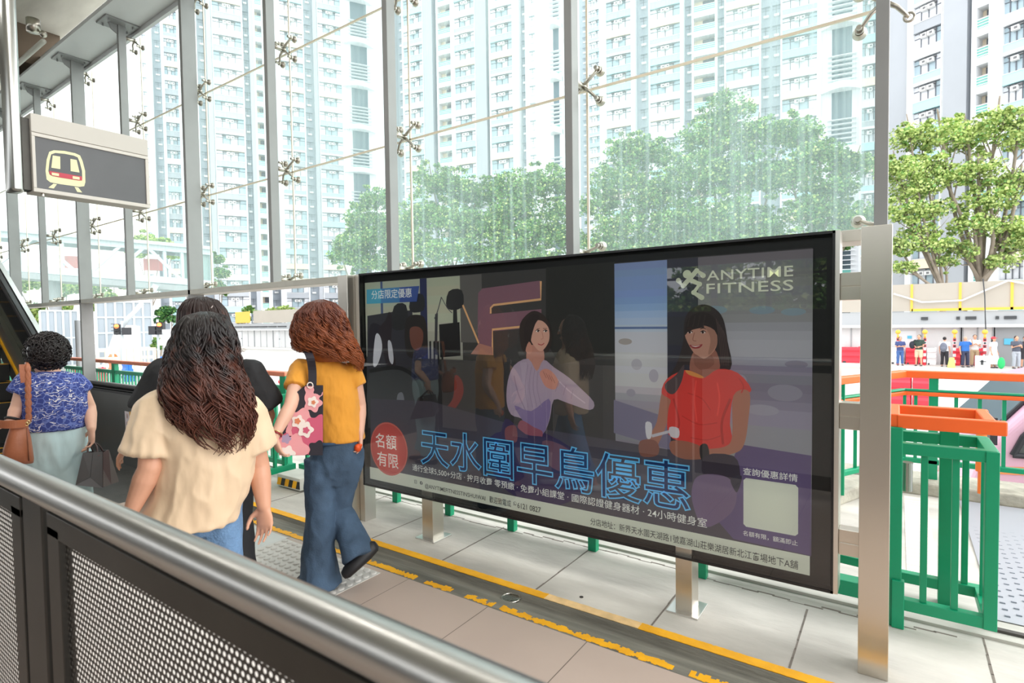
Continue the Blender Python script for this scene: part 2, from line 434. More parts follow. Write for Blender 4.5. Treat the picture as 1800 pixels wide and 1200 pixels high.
# ------------------------------------------------------------------ glass wall
FX = [-0.065-1.58*k for k in range(14)]
GY = 3.25
def glass_material():
    m = bpy.data.materials.new('dusty_glass'); m.use_nodes = True; nt = m.node_tree; nt.nodes.clear()
    out = N(m,'ShaderNodeOutputMaterial'); tr = N(m,'ShaderNodeBsdfTransparent'); tr.inputs[0].default_value=(.95,.985,.97,1)
    di = N(m,'ShaderNodeBsdfDiffuse'); di.inputs[0].default_value=(.70,.86,.84,1)
    tl = N(m,'ShaderNodeBsdfTranslucent'); tl.inputs[0].default_value=(.66,.84,.83,1)
    md = N(m,'ShaderNodeMixShader'); md.inputs[0].default_value=.72; nt.links.new(di.outputs[0],md.inputs[1]); nt.links.new(tl.outputs[0],md.inputs[2])
    tc = N(m,'ShaderNodeTexCoord')
    def nz(scale, sc, det):
        mp = N(m,'ShaderNodeMapping'); mp.inputs['Scale'].default_value=sc; nt.links.new(tc.outputs['Object'],mp.inputs['Vector'])
        n = N(m,'ShaderNodeTexNoise'); n.inputs['Scale'].default_value=scale; n.inputs['Detail'].default_value=det
        nt.links.new(mp.outputs['Vector'],n.inputs['Vector']); return n.outputs['Fac']
    streak = nz(1.0,(34,1,0.55),3); big = nz(1.0,(0.9,1,0.9),4); fine = nz(1.0,(120,1,0.4),2)
    s1 = math_node(m,'MULTIPLY', math_node(m,'MAXIMUM', math_node(m,'SUBTRACT',streak,.52),0), 0.62)
    s2 = math_node(m,'MULTIPLY', math_node(m,'MAXIMUM', math_node(m,'SUBTRACT',fine,.58),0), 0.55)
    b1 = math_node(m,'MULTIPLY', math_node(m,'MAXIMUM', math_node(m,'SUBTRACT',big,.36),0), 0.30)
    fac = math_node(m,'ADD', math_node(m,'ADD',s1,s2), math_node(m,'ADD',b1,HAZE))
    fac = math_node(m,'MINIMUM',fac,.75)
    mx = N(m,'ShaderNodeMixShader'); nt.links.new(fac,mx.inputs[0]); nt.links.new(tr.outputs[0],mx.inputs[1]); nt.links.new(md.outputs[0],mx.inputs[2])
    nt.links.new(mx.outputs[0],out.inputs['Surface'])
    return m
HAZE = 0.085
GLASS = glass_material()
ROWZ = [1.955, 3.018, 4.15, 5.24]
wn = 0
for k in range(13):
    xr, xl = FX[k], FX[k+1]
    for r in range(3):
        wn += 1
        b = MB(); b.box(xl+.006, GY, ROWZ[r]+.006, xr-.006, GY+.012, ROWZ[r+1]-.006)
        structure(b.build('window_%d' % wn, GLASS))
# silicone joints between the panes
b = MB()
for z in ROWZ[1:3]: b.box(FX[-1], GY-.001, z-.0065, FX[0], GY+.013, z+.0065)
for x in FX[1:]: b.box(x-.0065, GY-.001, ROWZ[0], x+.0065, GY+.013, ROWZ[-1])
structure(b.build('trim_4', mat('silicone', rgb(238,226,204), .6)))
# transom
b = MB(); b.box(FX[-1], 3.0, 1.893, -0.13, 3.13, 1.947); b.box(FX[-1],3.14,1.90,-0.13,3.27,1.945)
structure(b.build('trim_5', mat('transom_paint', rgb(196,194,184), .45, var=.05), bevel=.003))
# fins
for k, x in enumerate(FX):
    b = MB(); hi = 5.30
    b.box(x-.026, 3.0, (0.0 if (k >= 4 and k % 2 == 0) else 1.945) if k else 1.925, x+.026, 3.15 if (k >= 4 and k % 2 == 0) else 3.085, hi)
    b.box(x-.15, 2.83, hi-.02, x+.15, 3.19, hi)
    b.poly([(x-.012, 2.9, hi-.02),(x-.012,2.93,hi-.09),(x-.012,3.0,hi-.13),(x-.012,3.0,hi-.02)], (.024,0,0))
    for dx in (-.09,.09):
        for yy in (2.88,3.14): b.cyl((x+dx,yy,hi-.05),(x+dx,yy,hi-.02),.012,8)
    structure(b.build('trim_%d' % (6+k), FINP, bevel=.003))
# spider fittings
ORD = ['right end','second','third','fourth','fifth','sixth','seventh','eighth','ninth','tenth','eleventh','twelfth','thirteenth','fourteenth']
def spider(x, z, arms, lab):
    root = thing('spider_fitting', (x, 3.14, z), lab, 'glass fitting', 'spider fittings of the glass wall')
    h = MB(); h.cyl((x,3.075,z),(x,3.19,z),.022,12); h.sph((x,3.19,z),.026,12,8); h.build('hub', CAST, root, smooth=True)
    for sx, sz, ring in arms:
        a = MB(); e = (x+sx*.098, 3.205, z+sz*.092); mid = (x+sx*.05, 3.185, z+sz*.038)
        a.tube([(x,3.185,z),mid,(x+sx*.08,3.2,z+sz*.072),e], [.013,.011,.0095,.0095], 8)
        if ring:
            a.tube([(e[0]+.02*cos(q*pi/8),e[1],e[2]+.02*sin(q*pi/8)) for q in range(17)], .006, 6)
        ob = a.build('arm', CAST, root, smooth=True)
        if not ring:
            d = MB(); d.cyl((e[0],3.17,e[2]),(e[0],3.225,e[2]),.012,10); d.cyl((e[0],3.20,e[2]),(e[0],3.213,e[2]),.019,12); d.tube([(e[0],3.222,e[2]),(e[0],3.236,e[2]),(e[0],3.249,e[2])],[.020,.031,.033],14)
            auto_smooth(d.build('bolt', CAST, ob))
for k, x in enumerate(FX[:13]):
    o = ORD[k]
    for r, (z, nm) in enumerate(((1.975,'bottom'),(3.018,'lower'),(4.15,'upper'),(5.16,'top'))):
        if r == 0: arms = [(-1,.45,0),(1,.45,0)]
        elif r == 3: arms = [(-1,-1,0),(1,-1,0)]
        else: arms = [(-1,1,0),(1,1,0),(-1,-1,0),(1,-1,0)]
        if k == 0: arms = [(sx,sz,1 if sx > 0 else 0) for sx,sz,_ in arms if r in (1,2) or sx < 0]
        where = 'right end upright' if k == 0 else o+' upright from the right'
        spider(x, z, arms, 'steel spider fitting on the %s, %s row of the glass wall' % (where, nm))

# ------------------------------------------------------------------ steel posts
r = thing('steel_post', (-.074,2.82,0), 'tall flat brushed steel post at the right end of the advertising board', 'post')
b = MB(); b.box(-.129,2.785,0,-.019,2.90,1.927); b.build('post', STEEL, r, bevel=.002)
r = thing('steel_post', (-3.52,2.85,0), 'brushed steel post at the left end of the advertising board, behind the mustard top', 'post')
b = MB(); b.box(-3.575,2.785,0,-3.462,2.92,1.922); b.build('post', STEEL, r, bevel=.002)
b = MB(); b.box(-3.46,2.86,0,-3.404,2.97,1.922); b.build('channel', mat('steel_light', (.7,.68,.64), .35, 1.0), r, bevel=.002)

# ------------------------------------------------------------------ hanging sign
r = thing('station_sign', (-5.0,1.3,2.5), 'hanging dark grey station sign with a train symbol in a white frame, top left', 'sign')
SX = -5.0
def sg(x, y, dx=0.0):
    p = onX(x, y, SX); p.x += dx; return p
tl, br = sg(53,197.5), sg(264,366)
yl, yr, zt, zb = tl.y, br.y, tl.z, br.z
b = MB(); b.box(SX-.16, yl, zb, SX-.012, yr, zt)
zh = sg(53,231).z; b.box(SX-.012, yl, zh+.004, SX, yr, zt)
b.build('casing', mat('sign_white', rgb(196,190,182), .45), r, bevel=.004)
pl, pr = sg(61,239), sg(258,359); zpt, zpb, ypl, ypr = pl.z, pr.z, pl.y, pr.y
b = MB()
for (a0,a1,c0,c1) in ((yl,yr,zpt,zh),(yl,yr,zb,zpb),(yl,ypl,zpb,zpt),(ypr,yr,zpb,zpt)): b.box(SX-.012,a0,c0,SX+.004,a1,c1)
b.build('frame', mat('sign_frame', rgb(204,198,190), .4), r, bevel=.003)
b = MB(); b.box(SX-.012, ypl, zpb, SX-.006, ypr, zpt); b.build('panel', mat('sign_grey', rgb(84,84,87), .35, var=.05, vscale=5), r)
CREAM = mat('sign_cream', rgb(232,226,178), .5); SRED = mat('sign_red', rgb(190,58,76), .5); SDK = mat('sign_dark', rgb(78,78,82), .4)
b = MB()
def sq(pts, i, d): b.mat(i); b.poly([V((SX-.006+d, sg(x,y).y, sg(x,y).z)) for x, y in pts], (.0012,0,0))
Z4 = lambda L: [(x/4.0, 150+y/4.0) for x, y in L]
outer = Z4([(322,600),(330,520),(348,466),(380,455),(455,460),(530,476),(565,492),(582,530),(600,600),(602,680),(594,708),(560,712),(430,694),(355,680),(330,660)])
inner = Z4([(342,600),(350,530),(362,484),(390,474),(455,480),(520,493),(548,506),(562,540),(578,600),(580,655),(572,668),(540,664),(430,648),(368,636),(350,625)])
sq(outer,0,0.0); sq(inner,2,.0012)
sq(Z4([(347,600),(576,640),(579,668),(555,668),(430,648),(365,634),(350,622)]),1,.0024)
sq(Z4([(372,492),(424,500),(425,588),(362,578)]),0,.0024); sq(Z4([(496,516),(540,524),(560,612),(498,602)]),0,.0024)
sq(Z4([(364,612),(415,620),(415,638),(366,630)]),0,.0036); sq(Z4([(512,637),(560,645),(560,663),(512,656)]),0,.0036)
sq(Z4([(378,690),(402,694),(380,724),(342,718)]),0,0); sq(Z4([(526,712),(552,717),(580,752),(545,748)]),0,0)
b.build('train_symbol', [CREAM, SRED, SDK], r)
b = MB(); b.limb([(SX-.07, .5*(onX(20,333,SX).y+onX(45,333,SX).y), 2.53),(SX-.07,.5*(onX(20,333,SX).y+onX(45,333,SX).y),5.98)], [.052,.052], 20)
yc = .5*(onX(20,333,SX).y+onX(45,333,SX).y)
b = MB(); R = []
for z in (2.5,2.515,6.0):
    e = .004 if z == 2.5 else 0
    R.append([V((SX-.08+(.075-e)*math.copysign(abs(cos(q))**.6,cos(q)), yc+(.042-e)*math.copysign(abs(sin(q))**.6,sin(q)), z)) for q in [2*pi*i/32 for i in range(32)]])
b.loft(R); b.build('hanger_post', mat('post_silver', (.5,.5,.48), .3, 1.0), r, smooth=True)
b = MB(); b.box(SX-.13, yc+.03, 2.52, SX-.03, yl+.005, 3.02); b.build('mounting_channel', STEELD, r)
b = MB(); b.cyl((SX-.03,yl+.06,zb-.02),(SX-.03,yl+.06,zb),.012,10); b.build('screw', CAST, r)

# ------------------------------------------------------------------ near balustrade
HY, HZ, HR = .424, 1.174, .0318
r = thing('balustrade', (-1.6,HY,0), 'brushed steel handrail over dark perforated panels crossing the foreground', 'balustrade')
b = MB(); b.tube([(x*.25,HY,HZ) for x in range(-26,8)], HR, 40); b.build('handrail', STEELR, r, smooth=True)
xp0, xp1, xf, xe = onY(57,1000,HY).x, onY(90,1000,HY).x, onY(97,1000,HY).x, onY(117,1000,HY).x
W = xp1-xp0; PITCH_P = 1.62
def perf_material():
    m = bpy.data.materials.new('perforated_steel'); m.use_nodes = True; nt = m.node_tree; p = nt.nodes['Principled BSDF']
    p.inputs['Base Color'].default_value=(.06,.056,.05,1); p.inputs['Metallic'].default_value=.7; p.inputs['Roughness'].default_value=.45
    tc = N(m,'ShaderNodeTexCoord'); sx = N(m,'ShaderNodeSeparateXYZ'); nt.links.new(tc.outputs['Object'],sx.inputs[0])
    def lat(o):
        def one(s, pitch):
            fr = math_node(m,'FRACT', math_node(m,'ADD', math_node(m,'DIVIDE',s,pitch), 200.0+o))
            return math_node(m,'MULTIPLY', math_node(m,'SUBTRACT',fr,.5), pitch)
        a = one(sx.outputs['X'],.0145); c = one(math_node(m,'ADD',sx.outputs['Z'],.0005),.025)
        return math_node(m,'SQRT', math_node(m,'ADD', math_node(m,'MULTIPLY',a,a), math_node(m,'MULTIPLY',c,c)))
    d = math_node(m,'MINIMUM', lat(0.0), lat(0.5)); hole = math_node(m,'LESS_THAN', d, .0040)
    tr = N(m,'ShaderNodeBsdfTransparent'); mx = N(m,'ShaderNodeMixShader')
    nt.links.new(hole,mx.inputs[0]); nt.links.new(p.outputs[0],mx.inputs[1]); nt.links.new(tr.outputs[0],mx.inputs[2])
    nt.links.new(mx.outputs[0], nt.nodes['Material Output'].inputs['Surface'])
    return m
PERF = perf_material()
def backing_material():
    m = bpy.data.materials.new('frosted_backing'); m.use_nodes = True; nt = m.node_tree; nt.nodes.clear()
    out = N(m,'ShaderNodeOutputMaterial'); di = N(m,'ShaderNodeBsdfDiffuse'); di.inputs[0].default_value=(.85,.78,.72,1); tl = N(m,'ShaderNodeBsdfTranslucent'); tl.inputs[0].default_value=(.95,.90,.86,1)
    mx = N(m,'ShaderNodeMixShader'); mx.inputs[0].default_value=.8; nt.links.new(di.outputs[0],mx.inputs[1]); nt.links.new(tl.outputs[0],mx.inputs[2]); nt.links.new(mx.outputs[0],out.inputs['Surface']); return m
BACKM = backing_material()
for k in (-2,-1,0,1):
    x0, x1 = xp0+k*PITCH_P, xp1+k*PITCH_P
    b = MB(); b.box(x0,HY-.014,0,x1,HY+.014,HZ-.01); ob = b.build('post', STEELD, r, bevel=.004)
    a0, a1 = x1+(xf-xp1), x0+PITCH_P-(xf-xp1)
    ft, fb = 1.105, .2; e = xe-xf; et = .021
    b = MB(); b.box(a0,HY-.012,ft-et,a1,HY+.012,ft+.03); b.box(a0,HY-.012,fb-.1,a1,HY+.012,fb+et)
    b.box(a0,HY-.012,fb,a0+e,HY+.012,ft); b.box(a1-e,HY-.012,fb,a1,HY+.012,ft); fr = b.build('panel_frame', STEELD, r, bevel=.002)
    b = MB(); b.add([(a0+e,HY,fb+et),(a1-e,HY,fb+et),(a1-e,HY,ft-et),(a0+e,HY,ft-et)],[(0,1,2,3)]); b.build('perforated_sheet', PERF, fr)
    b = MB(); b.add([(a0+e,HY+.011,fb+et),(a1-e,HY+.011,fb+et),(a1-e,HY+.011,ft-et),(a0+e,HY+.011,ft-et)],[(0,1,2,3)]); b.build('backing_sheet', BACKM, fr)
# ------------------------------------------------------------------ advertising board
BX0, BX1, BZ0, BZ1, BY = -3.389, -.228, .300, 1.929, 2.84
r = BOARD = thing('advertising_board', (-1.8, BY+.06, 0), 'large black framed gym advertising board on two steel legs', 'advertising board')
b = MB(); b.box(BX0, BY+.045, BZ0, BX1, BY+.13, BZ1); b.build('casing', mat('case_black', (.01,.01,.011), .45), r, bevel=.003)
b = MB()
for a0,a1,c0,c1 in ((BX0,BX1,BZ1-.012,BZ1),(BX0,BX1,BZ0,BZ0+.012),(BX0,BX0+.01,BZ0,BZ1),(BX1-.01,BX1,BZ0,BZ1)): b.box(a0,BY-.004,c0,a1,BY+.045,c1)
b.build('frame', mat('frame_black', (.01,.01,.011), .25), r)
b = MB(); b.box(BX1,BY+.002,BZ0,BX1+.018,BY+.13,BZ1); b.build('side_trim', mat('trim_alu', (.75,.73,.68), .35, 1.0), r)
def board_glass():
    m = bpy.data.materials.new('board_glass'); m.use_nodes = True; nt = m.node_tree; nt.nodes.clear()
    out = N(m,'ShaderNodeOutputMaterial'); tr = N(m,'ShaderNodeBsdfTransparent'); tr.inputs[0].default_value=(.93,.95,.94,1)
    gl = N(m,'ShaderNodeBsdfGlossy'); gl.inputs['Roughness'].default_value=.012
    fr = N(m,'ShaderNodeFresnel'); fr.inputs['IOR'].default_value=1.62
    mx = N(m,'ShaderNodeMixShader'); nt.links.new(math_node(m,'MULTIPLY',fr.outputs[0],1.5),mx.inputs[0]); nt.links.new(tr.outputs[0],mx.inputs[1]); nt.links.new(gl.outputs[0],mx.inputs[2])
    nt.links.new(mx.outputs[0],out.inputs['Surface']); return m
b = MB(); b.add([(BX0+.01,BY,BZ0+.012),(BX1-.01,BY,BZ0+.012),(BX1-.01,BY,BZ1-.012),(BX0+.01,BY,BZ1-.012)],[(0,1,2,3)]); b.build('front_glass', board_glass(), r)
# legs and brackets
for x0, x1 in ((-2.797,-2.694),(-.955,-.868)):
    b = MB(); b.box(x0,2.865,0,x1,2.98,BZ0+.05); leg = b.build('leg', STEEL, r, bevel=.003)
    b = MB(); b.box(x0-.04,2.83,0,x1+.04,3.02,.008); b.build('base_plate', mat('plate_steel',(.78,.77,.74),.3,1.0), leg, bevel=.002)
for z0, z1 in ((1.621,1.742),(1.047,1.166),(.478,.594)):
    b = MB(); zm=(z0+z1)/2
    b.box(BX1+.02,2.86,z0,-.131,2.93,zm-.0015); b.box(BX1+.02,2.86,zm+.0015,-.131,2.93,z1); b.box(BX1+.018,2.864,z0+.002,-.131,2.926,z1-.002)
    b.build('bracket', STEEL, r, bevel=.0015)
    b = MB(); b.box(-3.4025,2.86,z0,BX0,2.93,z1); b.build('bracket', STEEL, r)

# --- the printed poster: flat inks, one thin layer over the other
PY = BY+.04
INK_GLOW = .20
def add_glow(m):       # faint glow added to the printed inks to brighten the unlit poster
    p = m.node_tree.nodes['Principled BSDF']; p.inputs['Emission Color'].default_value = p.inputs['Base Color'].default_value; p.inputs['Emission Strength'].default_value = INK_GLOW; return m
class Art:
    def __init__(s): s.mb = MB(); s.cols = []; s.k = 0
    def ink(s, c):
        c = tuple(c)
        if c not in s.cols: s.cols.append(c)
        return s.cols.index(c)
    def fill(s, pts, c, smooth=0, raw=False):
        P = [onY(x, y, PY) for x, y in pts] if not raw else [V((x, PY, z)) for x, z in pts]
        if smooth: P = spline(P, smooth)
        s.k += 1; y = PY-.00006*s.k
        P = [V((p.x, y, p.z)) for p in P]
        tri = tessellate_polygon([P]); fs = []
        for t in tri:
            n = (P[t[1]]-P[t[0]]).cross(P[t[2]]-P[t[0]])
            fs.append(tuple(t) if n.y < 0 else tuple(reversed(t)))
        s.mb.mat(s.ink(c)).add(P, fs)
    def stroke(s, pts, w, c, closed=False, k=5, smooth=True):
        P = [onY(x, y, PY) for x, y in pts]
        if smooth: P = spline(P, k, closed)
        if closed: P = P+[P[0], P[1]]
        s.k += 1; y = PY-.00006*s.k; n = len(P); L = []; Rr = []
        for i in range(n):
            t = (P[min(i+1,n-1)]-P[max(i-1,0)]); t = V((t.x,0,t.z)).normalized(); q = V((-t.z,0,t.x))*w/2
            L.append(V((P[i].x,y,P[i].z))+q); Rr.append(V((P[i].x,y,P[i].z))-q)
        s.mb.mat(s.ink(c)).add(L+Rr, [(i,i+1,n+i+1,n+i) for i in range(n-1)])
    def disc(s, x, y, rad, c, n=40, ry=None):
        p = onY(x, y, PY); ry = ry or rad
        s.fill([(p.x+rad*cos(2*pi*i/n), p.z+ry*sin(2*pi*i/n)) for i in range(n)], c, raw=True)
    def build(s, name, parent, rough=.55):
        ms = [mat('ink_%02x%02x%02x' % tuple(int(255*max(0,min(1,v))) for v in c), tuple(min(.9,1.2*q) for q in lin(c)), rough) for c in s.cols]
        for m_ in ms: add_glow(m_)
        return s.mb.build(name, ms, parent)
def h(s, g=1.0):
    return tuple(min(1.0, int(s[i:i+2],16)/255.0*g) for i in (0,2,4))
G = 1.12       # ink strength
A = Art()
R4 = [(646,496),(1428,435),(1424,1008.5),(653,840)]
A.fill(R4, h('3c3b3c'))
def between(xa, xb, ta=0.0, tb=1.0):   # a vertical band of the picture area
    pa0, pa1 = onY(xa, 700, PY), onY(xb, 700, PY); zt, zb = 1.860, .367; 
    return [(pa0.x, zt-(zt-zb)*ta),(pa1.x, zt-(zt-zb)*ta),(pa1.x, zt-(zt-zb)*tb),(pa0.x, zt-(zt-zb)*tb)]
def band(xa, xb, ta, tb, c): A.fill(between(xa,xb,ta,tb), c, raw=True)
def grad(xa, xb, stops, n=26):
    for i in range(n):
        t0 = stops[0][0]+(stops[-1][0]-stops[0][0])*i/n; t1 = stops[0][0]+(stops[-1][0]-stops[0][0])*(i+1)/n; tm=(t0+t1)/2
        for (a,ca),(b_,cb) in zip(stops, stops[1:]):
            if a <= tm <= b_:
                q=(tm-a)/(b_-a); band(xa,xb,t0,t1+.002,tuple(round((x+(y-x)*q)*48)/48 for x,y in zip(ca,cb))); break
# left: pale wall with dark uprights and gym machines
grad(646,815,[(0,h('a6a892')),(.22,h('b2b4a2')),(.36,h('8e8f84')),(.5,h('54534f'))],12)
band(673,677,0,.2,h('4b5878')); band(742,754,0,.48,h('2c3050'))
band(815,1082,0,.55,h('3d3c3b')); band(812,850,.0,.3,h('5c5a57'))
band(646,1060,.38,.75,h('343434'))
A.fill([(646,555),(690,548),(725,545),(728,640),(700,655),(646,650)],h('35343a'))
A.fill([(652,570),(672,575),(676,600),(662,617),(648,612)],h('26232c'),4)
A.fill([(678,562),(684,548),(690,560),(688,600),(696,640),(684,655),(672,610),(666,580)],h('2b2429'),4)
A.fill([(660,590),(668,590),(672,612),(664,640),(656,640)],h('c9cad0'),4)
A.fill([(682,600),(688,602),(692,628),(690,640),(684,630)],h('bfc0c6'),4)
for x0,y0,x1,y1 in ((789,512,812,540),(693,538,714,575),(724,520,744,545)):
    A.fill([(x0,y0),(x1,y0-2),(x1+1,y1),(x0-3,y1+2)],h('2b2b2d'),3)
A.fill([(797,538),(803,538),(806,600),(800,625),(796,600)],h('28282a'))
A.fill([(772,570),(808,566),(810,625),(774,628)],h('1f1e20'))
A.fill([(765,552),(770,550),(769,600),(772,625),(764,622)],h('3a3a3e'))
A.stroke([(776,522),(770,545),(764,560)],.008,h('4a4a50')); A.stroke([(776,522),(786,540),(795,550)],.006,h('4a4a50'))
for x in (755,762,769,776): A.fill([(x,600),(x+3,599),(x+4,660),(x+1,662)],h('1b1b1c'))
A.fill([(715,560),(735,553),(748,562),(752,600),(748,625),(720,628),(712,600)],h('2b2726'),4)
A.fill([(721,578),(735,574),(744,584),(742,606),(733,616),(723,606)],h('6e463c'),4)
A.fill([(735,655),(745,645),(770,640),(790,650),(800,690),(790,740),(760,760),(735,740)],h('2c2c2e'),4)
A.fill([(800,660),(812,668),(815,690),(805,712),(785,735),(768,745),(757,738),(780,720),(797,698)],h('7a3430'),4)
A.fill([(650,655),(700,648),(730,668),(738,700),(726,735),(700,748),(652,742)],h('3d3f40'),4)
A.stroke([(650,652),(700,646),(733,667),(741,702),(728,740),(700,755)],.03,h('1d1d1e'))
A.stroke([(652,722),(664,718),(676,724),(690,720)],.014,h('1e1d20'))
A.fill([(700,692),(708,690),(711,706),(704,712),(698,706)],h('777a80'),3)
# the letter
A.fill([(841,640),(840,560),(841,515),(848,507),(950,493),(951,527),(866,536),(862,552),(952,543),(952,574),(866,582),(867,624),(835,624),(820,600),(812,540)][:11]+[(867,624),(841,618)],h('7d5a66'))
for L in ([(866,624),(866,579),(948,571)],[(951,494),(951,526),(868,536),(863,541),(863,551)],[(814,536),(842,603)]): A.stroke(L,.014,h('d8a878'),smooth=False)
A.fill([(828,622),(842,603),(866,610),(867,624)],h('a8786a'))
# dark right of the letter
A.fill([(960,470),(1082,460),(1082,620),(985,640),(960,600)],h('2a2a28'))
# tall window, dark pillar, blurred street
grad(1082,1174,[(0,h('7d90b4')),(.14,h('7f98c0')),(.20,h('9fb2cc')),(.27,h('b9bcc0')),(.45,h('b6b4b4')),(.50,h('928e94')),(.56,h('8b8790')),(.75,h('77747c')),(.86,h('4a4650'))],34)
band(1082,1174,.235,.243,h('5b6c90'))
grad(1174,1228,[(0,h('3a3b44')),(.5,h('2e2e36')),(.8,h('4a434c'))],8)
grad(1228,1428,[(0,h('6c6a6e')),(.2,h('868688')),(.28,h('a2a6ac')),(.33,h('a4a6ac')),(.36,h('84808c')),(.44,h('6d6878')),(.52,h('8a8694')),(.60,h('8c8a90')),(.68,h('8a8a88')),(.8,h('605a72')),(.95,h('4c4560'))],34)
for x,y,w_,h_,c in ((1255,545,30,10,'7d8f98'),(1340,545,26,9,'7b8c96'),(1395,548,24,8,'80919a'),(1260,640,20,10,'8a8692'),(1300,668,16,14,'8d8996'),(1120,640,14,14,'a5a2a8'),(1100,600,18,8,'9c948e'),(1150,660,12,16,'9c98a2'),(1380,690,34,18,'83808d'),(1340,720,34,12,'928f9a'),(1400,640,22,8,'7c7886'),(1290,700,12,18,'807c8a'),(1250,720,14,12,'96929e'),(1110,690,12,10,'8f8b96')):
    A.disc(x,y,w_*.0022,h(c),24,h_*.0022)
A.fill([(1080,702),(1180,735),(1180,790),(1080,760)],h('6e6a80'))
# floor of the picture
A.fill([(653,700),(760,705),(900,745),(1060,770),(1180,790),(1426,830),(1424,976),(653,820)],h('47434c'))
A.fill([(860,770),(940,755),(1020,800),(1030,860),(960,890),(880,850)],h('35294c'),4)
A.fill([(1300,780),(1427,800),(1424,975),(1290,946),(1250,900)],h('5a4c70'))
# woman in the lilac top
A.fill([(936,547),(955,552),(967,570),(971,600),(962,620),(940,622),(925,624),(916,602),(916,568)],h('332a28'),4)
A.fill([(930,608),(955,612),(957,640),(945,655),(928,642)],h('b07f70'),4)
A.fill([(938,568),(952,563),(965,575),(967,595),(961,609),(952,617),(943,611),(934,595)],h('c79a88'),4)
A.fill([(936,552),(950,556),(942,570),(936,590),(932,612),(924,604),(924,570)],h('2e2625'),4)
for ex in (946.5,960):
    A.fill([(ex-3.6,582),(ex,579.6),(ex+3.6,582),(ex,583.6)],h('e2d6ce'),3); A.disc(ex+.8,581.6,.0066,h('2a1a18'),14); A.stroke([(ex-4,581.6),(ex,579.2),(ex+4,581.6)],.004,h('2e1d1a'))
A.stroke([(945,578),(950,577)],.003,h('4a322c')); A.stroke([(956,577),(963,577)],.003,h('4a322c'))
A.stroke([(954,583),(956,594),(952,596)],.003,h('a87463')); A.stroke([(947,604),(953,606),(958,603)],.006,h('a04a48'))
A.fill([(905,642),(930,630),(945,652),(957,632),(975,645),(1000,662),(1020,680),(1045,706),(1038,720),(1000,708),(975,702),(968,735),(955,762),(930,752),(918,735),(900,728),(892,705),(894,670)],h('a090a0'),3)
A.fill([(906,712),(935,722),(966,700),(968,728),(956,762),(932,756),(920,738)],h('7a6a90'),3)
A.stroke([(905,660),(912,690),(925,720)],.008,h('8a7a8c')); A.stroke([(975,660),(1000,685),(1030,708)],.008,h('b6a8b4'))
A.fill([(950,655),(958,648),(968,650),(978,660),(984,674),(976,684),(962,680),(955,670)],h('bd8474'),4)
for q in range(4): A.stroke([(956+q*5,652+q*3),(962+q*5,664+q*3)],.0035,h('8f5c50'))
A.fill([(918,738),(940,750),(955,758),(950,772),(925,768),(912,752)],h('8a4e5c'),4)
A.fill([(890,735),(925,762),(960,768),(1010,790),(1040,815),(1000,850),(930,825),(885,790)],h('3a3250'),4)
A.fill([(955,775),(990,782),(1020,810),(1000,830),(965,815)],h('6a4a58'),4); A.fill([(890,752),(908,748),(910,775),(892,775)],h('7a4a50'),4)
# woman in the red top
A.fill([(1235,535),(1256,541),(1272,560),(1280,600),(1285,648),(1240,655),(1206,640),(1196,660),(1184,676),(1172,670),(1190,640),(1202,600),(1204,565),(1214,545)],h('322a2a'),4)
A.fill([(1222,615),(1256,612),(1266,650),(1240,662),(1214,654)],h('8e5f50'),4)
A.fill([(1212,575),(1235,570),(1257,578),(1262,600),(1255,618),(1238,630),(1222,621),(1210,602),(1205,586)],h('b08472'),4)
A.fill([(1205,588),(1210,560),(1235,548),(1258,560),(1264,590),(1258,584),(1248,576),(1228,577),(1212,582)],h('2a2322'),4)
for ex in (1214,1237):
    A.fill([(ex-4.5,584),(ex,581.3),(ex+4.5,584),(ex,586)],h('d8ccc4'),3); A.disc(ex-.6,583.7,.0066,h('2a1a18'),14); A.stroke([(ex-5,583.5),(ex,580.8),(ex+5,583.5)],.004,h('2e1d1a')); A.stroke([(ex-5,578),(ex,576.5),(ex+5,578)],.004,h('3a2622'))
A.stroke([(1222,584),(1219,597),(1225,599)],.004,h('8e5f50')); A.fill([(1213,605.5),(1224,607),(1236,604.5),(1231,611),(1222,612.5),(1216,610)],h('8a3438'),3); A.fill([(1216,607),(1224,608),(1232,606.5),(1224,609.5)],h('e0d4cc'),3)
A.fill([(1165,688),(1180,695),(1176,735),(1162,772),(1150,792),(1136,785),(1142,765),(1156,740)],h('9a6a58'),4)
A.fill([(1205,650),(1226,656),(1240,663),(1264,648),(1298,655),(1322,684),(1306,692),(1290,696),(1284,745),(1288,785),(1240,788),(1205,778),(1176,762),(1176,720),(1180,702),(1164,690),(1174,665)],h('c23c36'),3)
A.fill([(1206,650),(1222,654),(1238,662),(1232,664),(1212,658)],h('c88a4a'),3)
A.stroke([(1285,700),(1270,740),(1272,780)],.012,h('a4302c')); A.stroke([(1185,700),(1195,740),(1190,760)],.01,h('a83430'))
A.fill([(1190,658),(1204,640),(1200,668),(1188,690),(1176,690),(1170,675)],h('4a4042'),3)
A.fill([(1290,695),(1318,688),(1316,740),(1308,782),(1290,796),(1245,804),(1238,790),(1275,784),(1288,765)],h('9e6c58'),4)
A.fill([(1180,775),(1210,775),(1240,788),(1240,804),(1205,806),(1182,795)],h('8f5f4e'),4)
A.fill([(1126,775),(1150,772),(1160,785),(1155,800),(1128,800)],h('7c5044'),4)
A.fill([(1232,782),(1244,780),(1248,800),(1240,812),(1232,802)],h('2a2a2c'),3)
A.fill([(1136,742),(1147,744),(1146,768),(1138,768)],h('c4c4c8'),3); A.fill([(1146,763),(1190,752),(1190,757),(1148,768)],h('b0b0b6')); A.fill([(1178,750),(1194,752),(1194,768),(1180,766)],h('c0c0c4'),3)
A.fill([(1240,800),(1290,800),(1302,830),(1295,850),(1240,838)],h('322c38'),3)
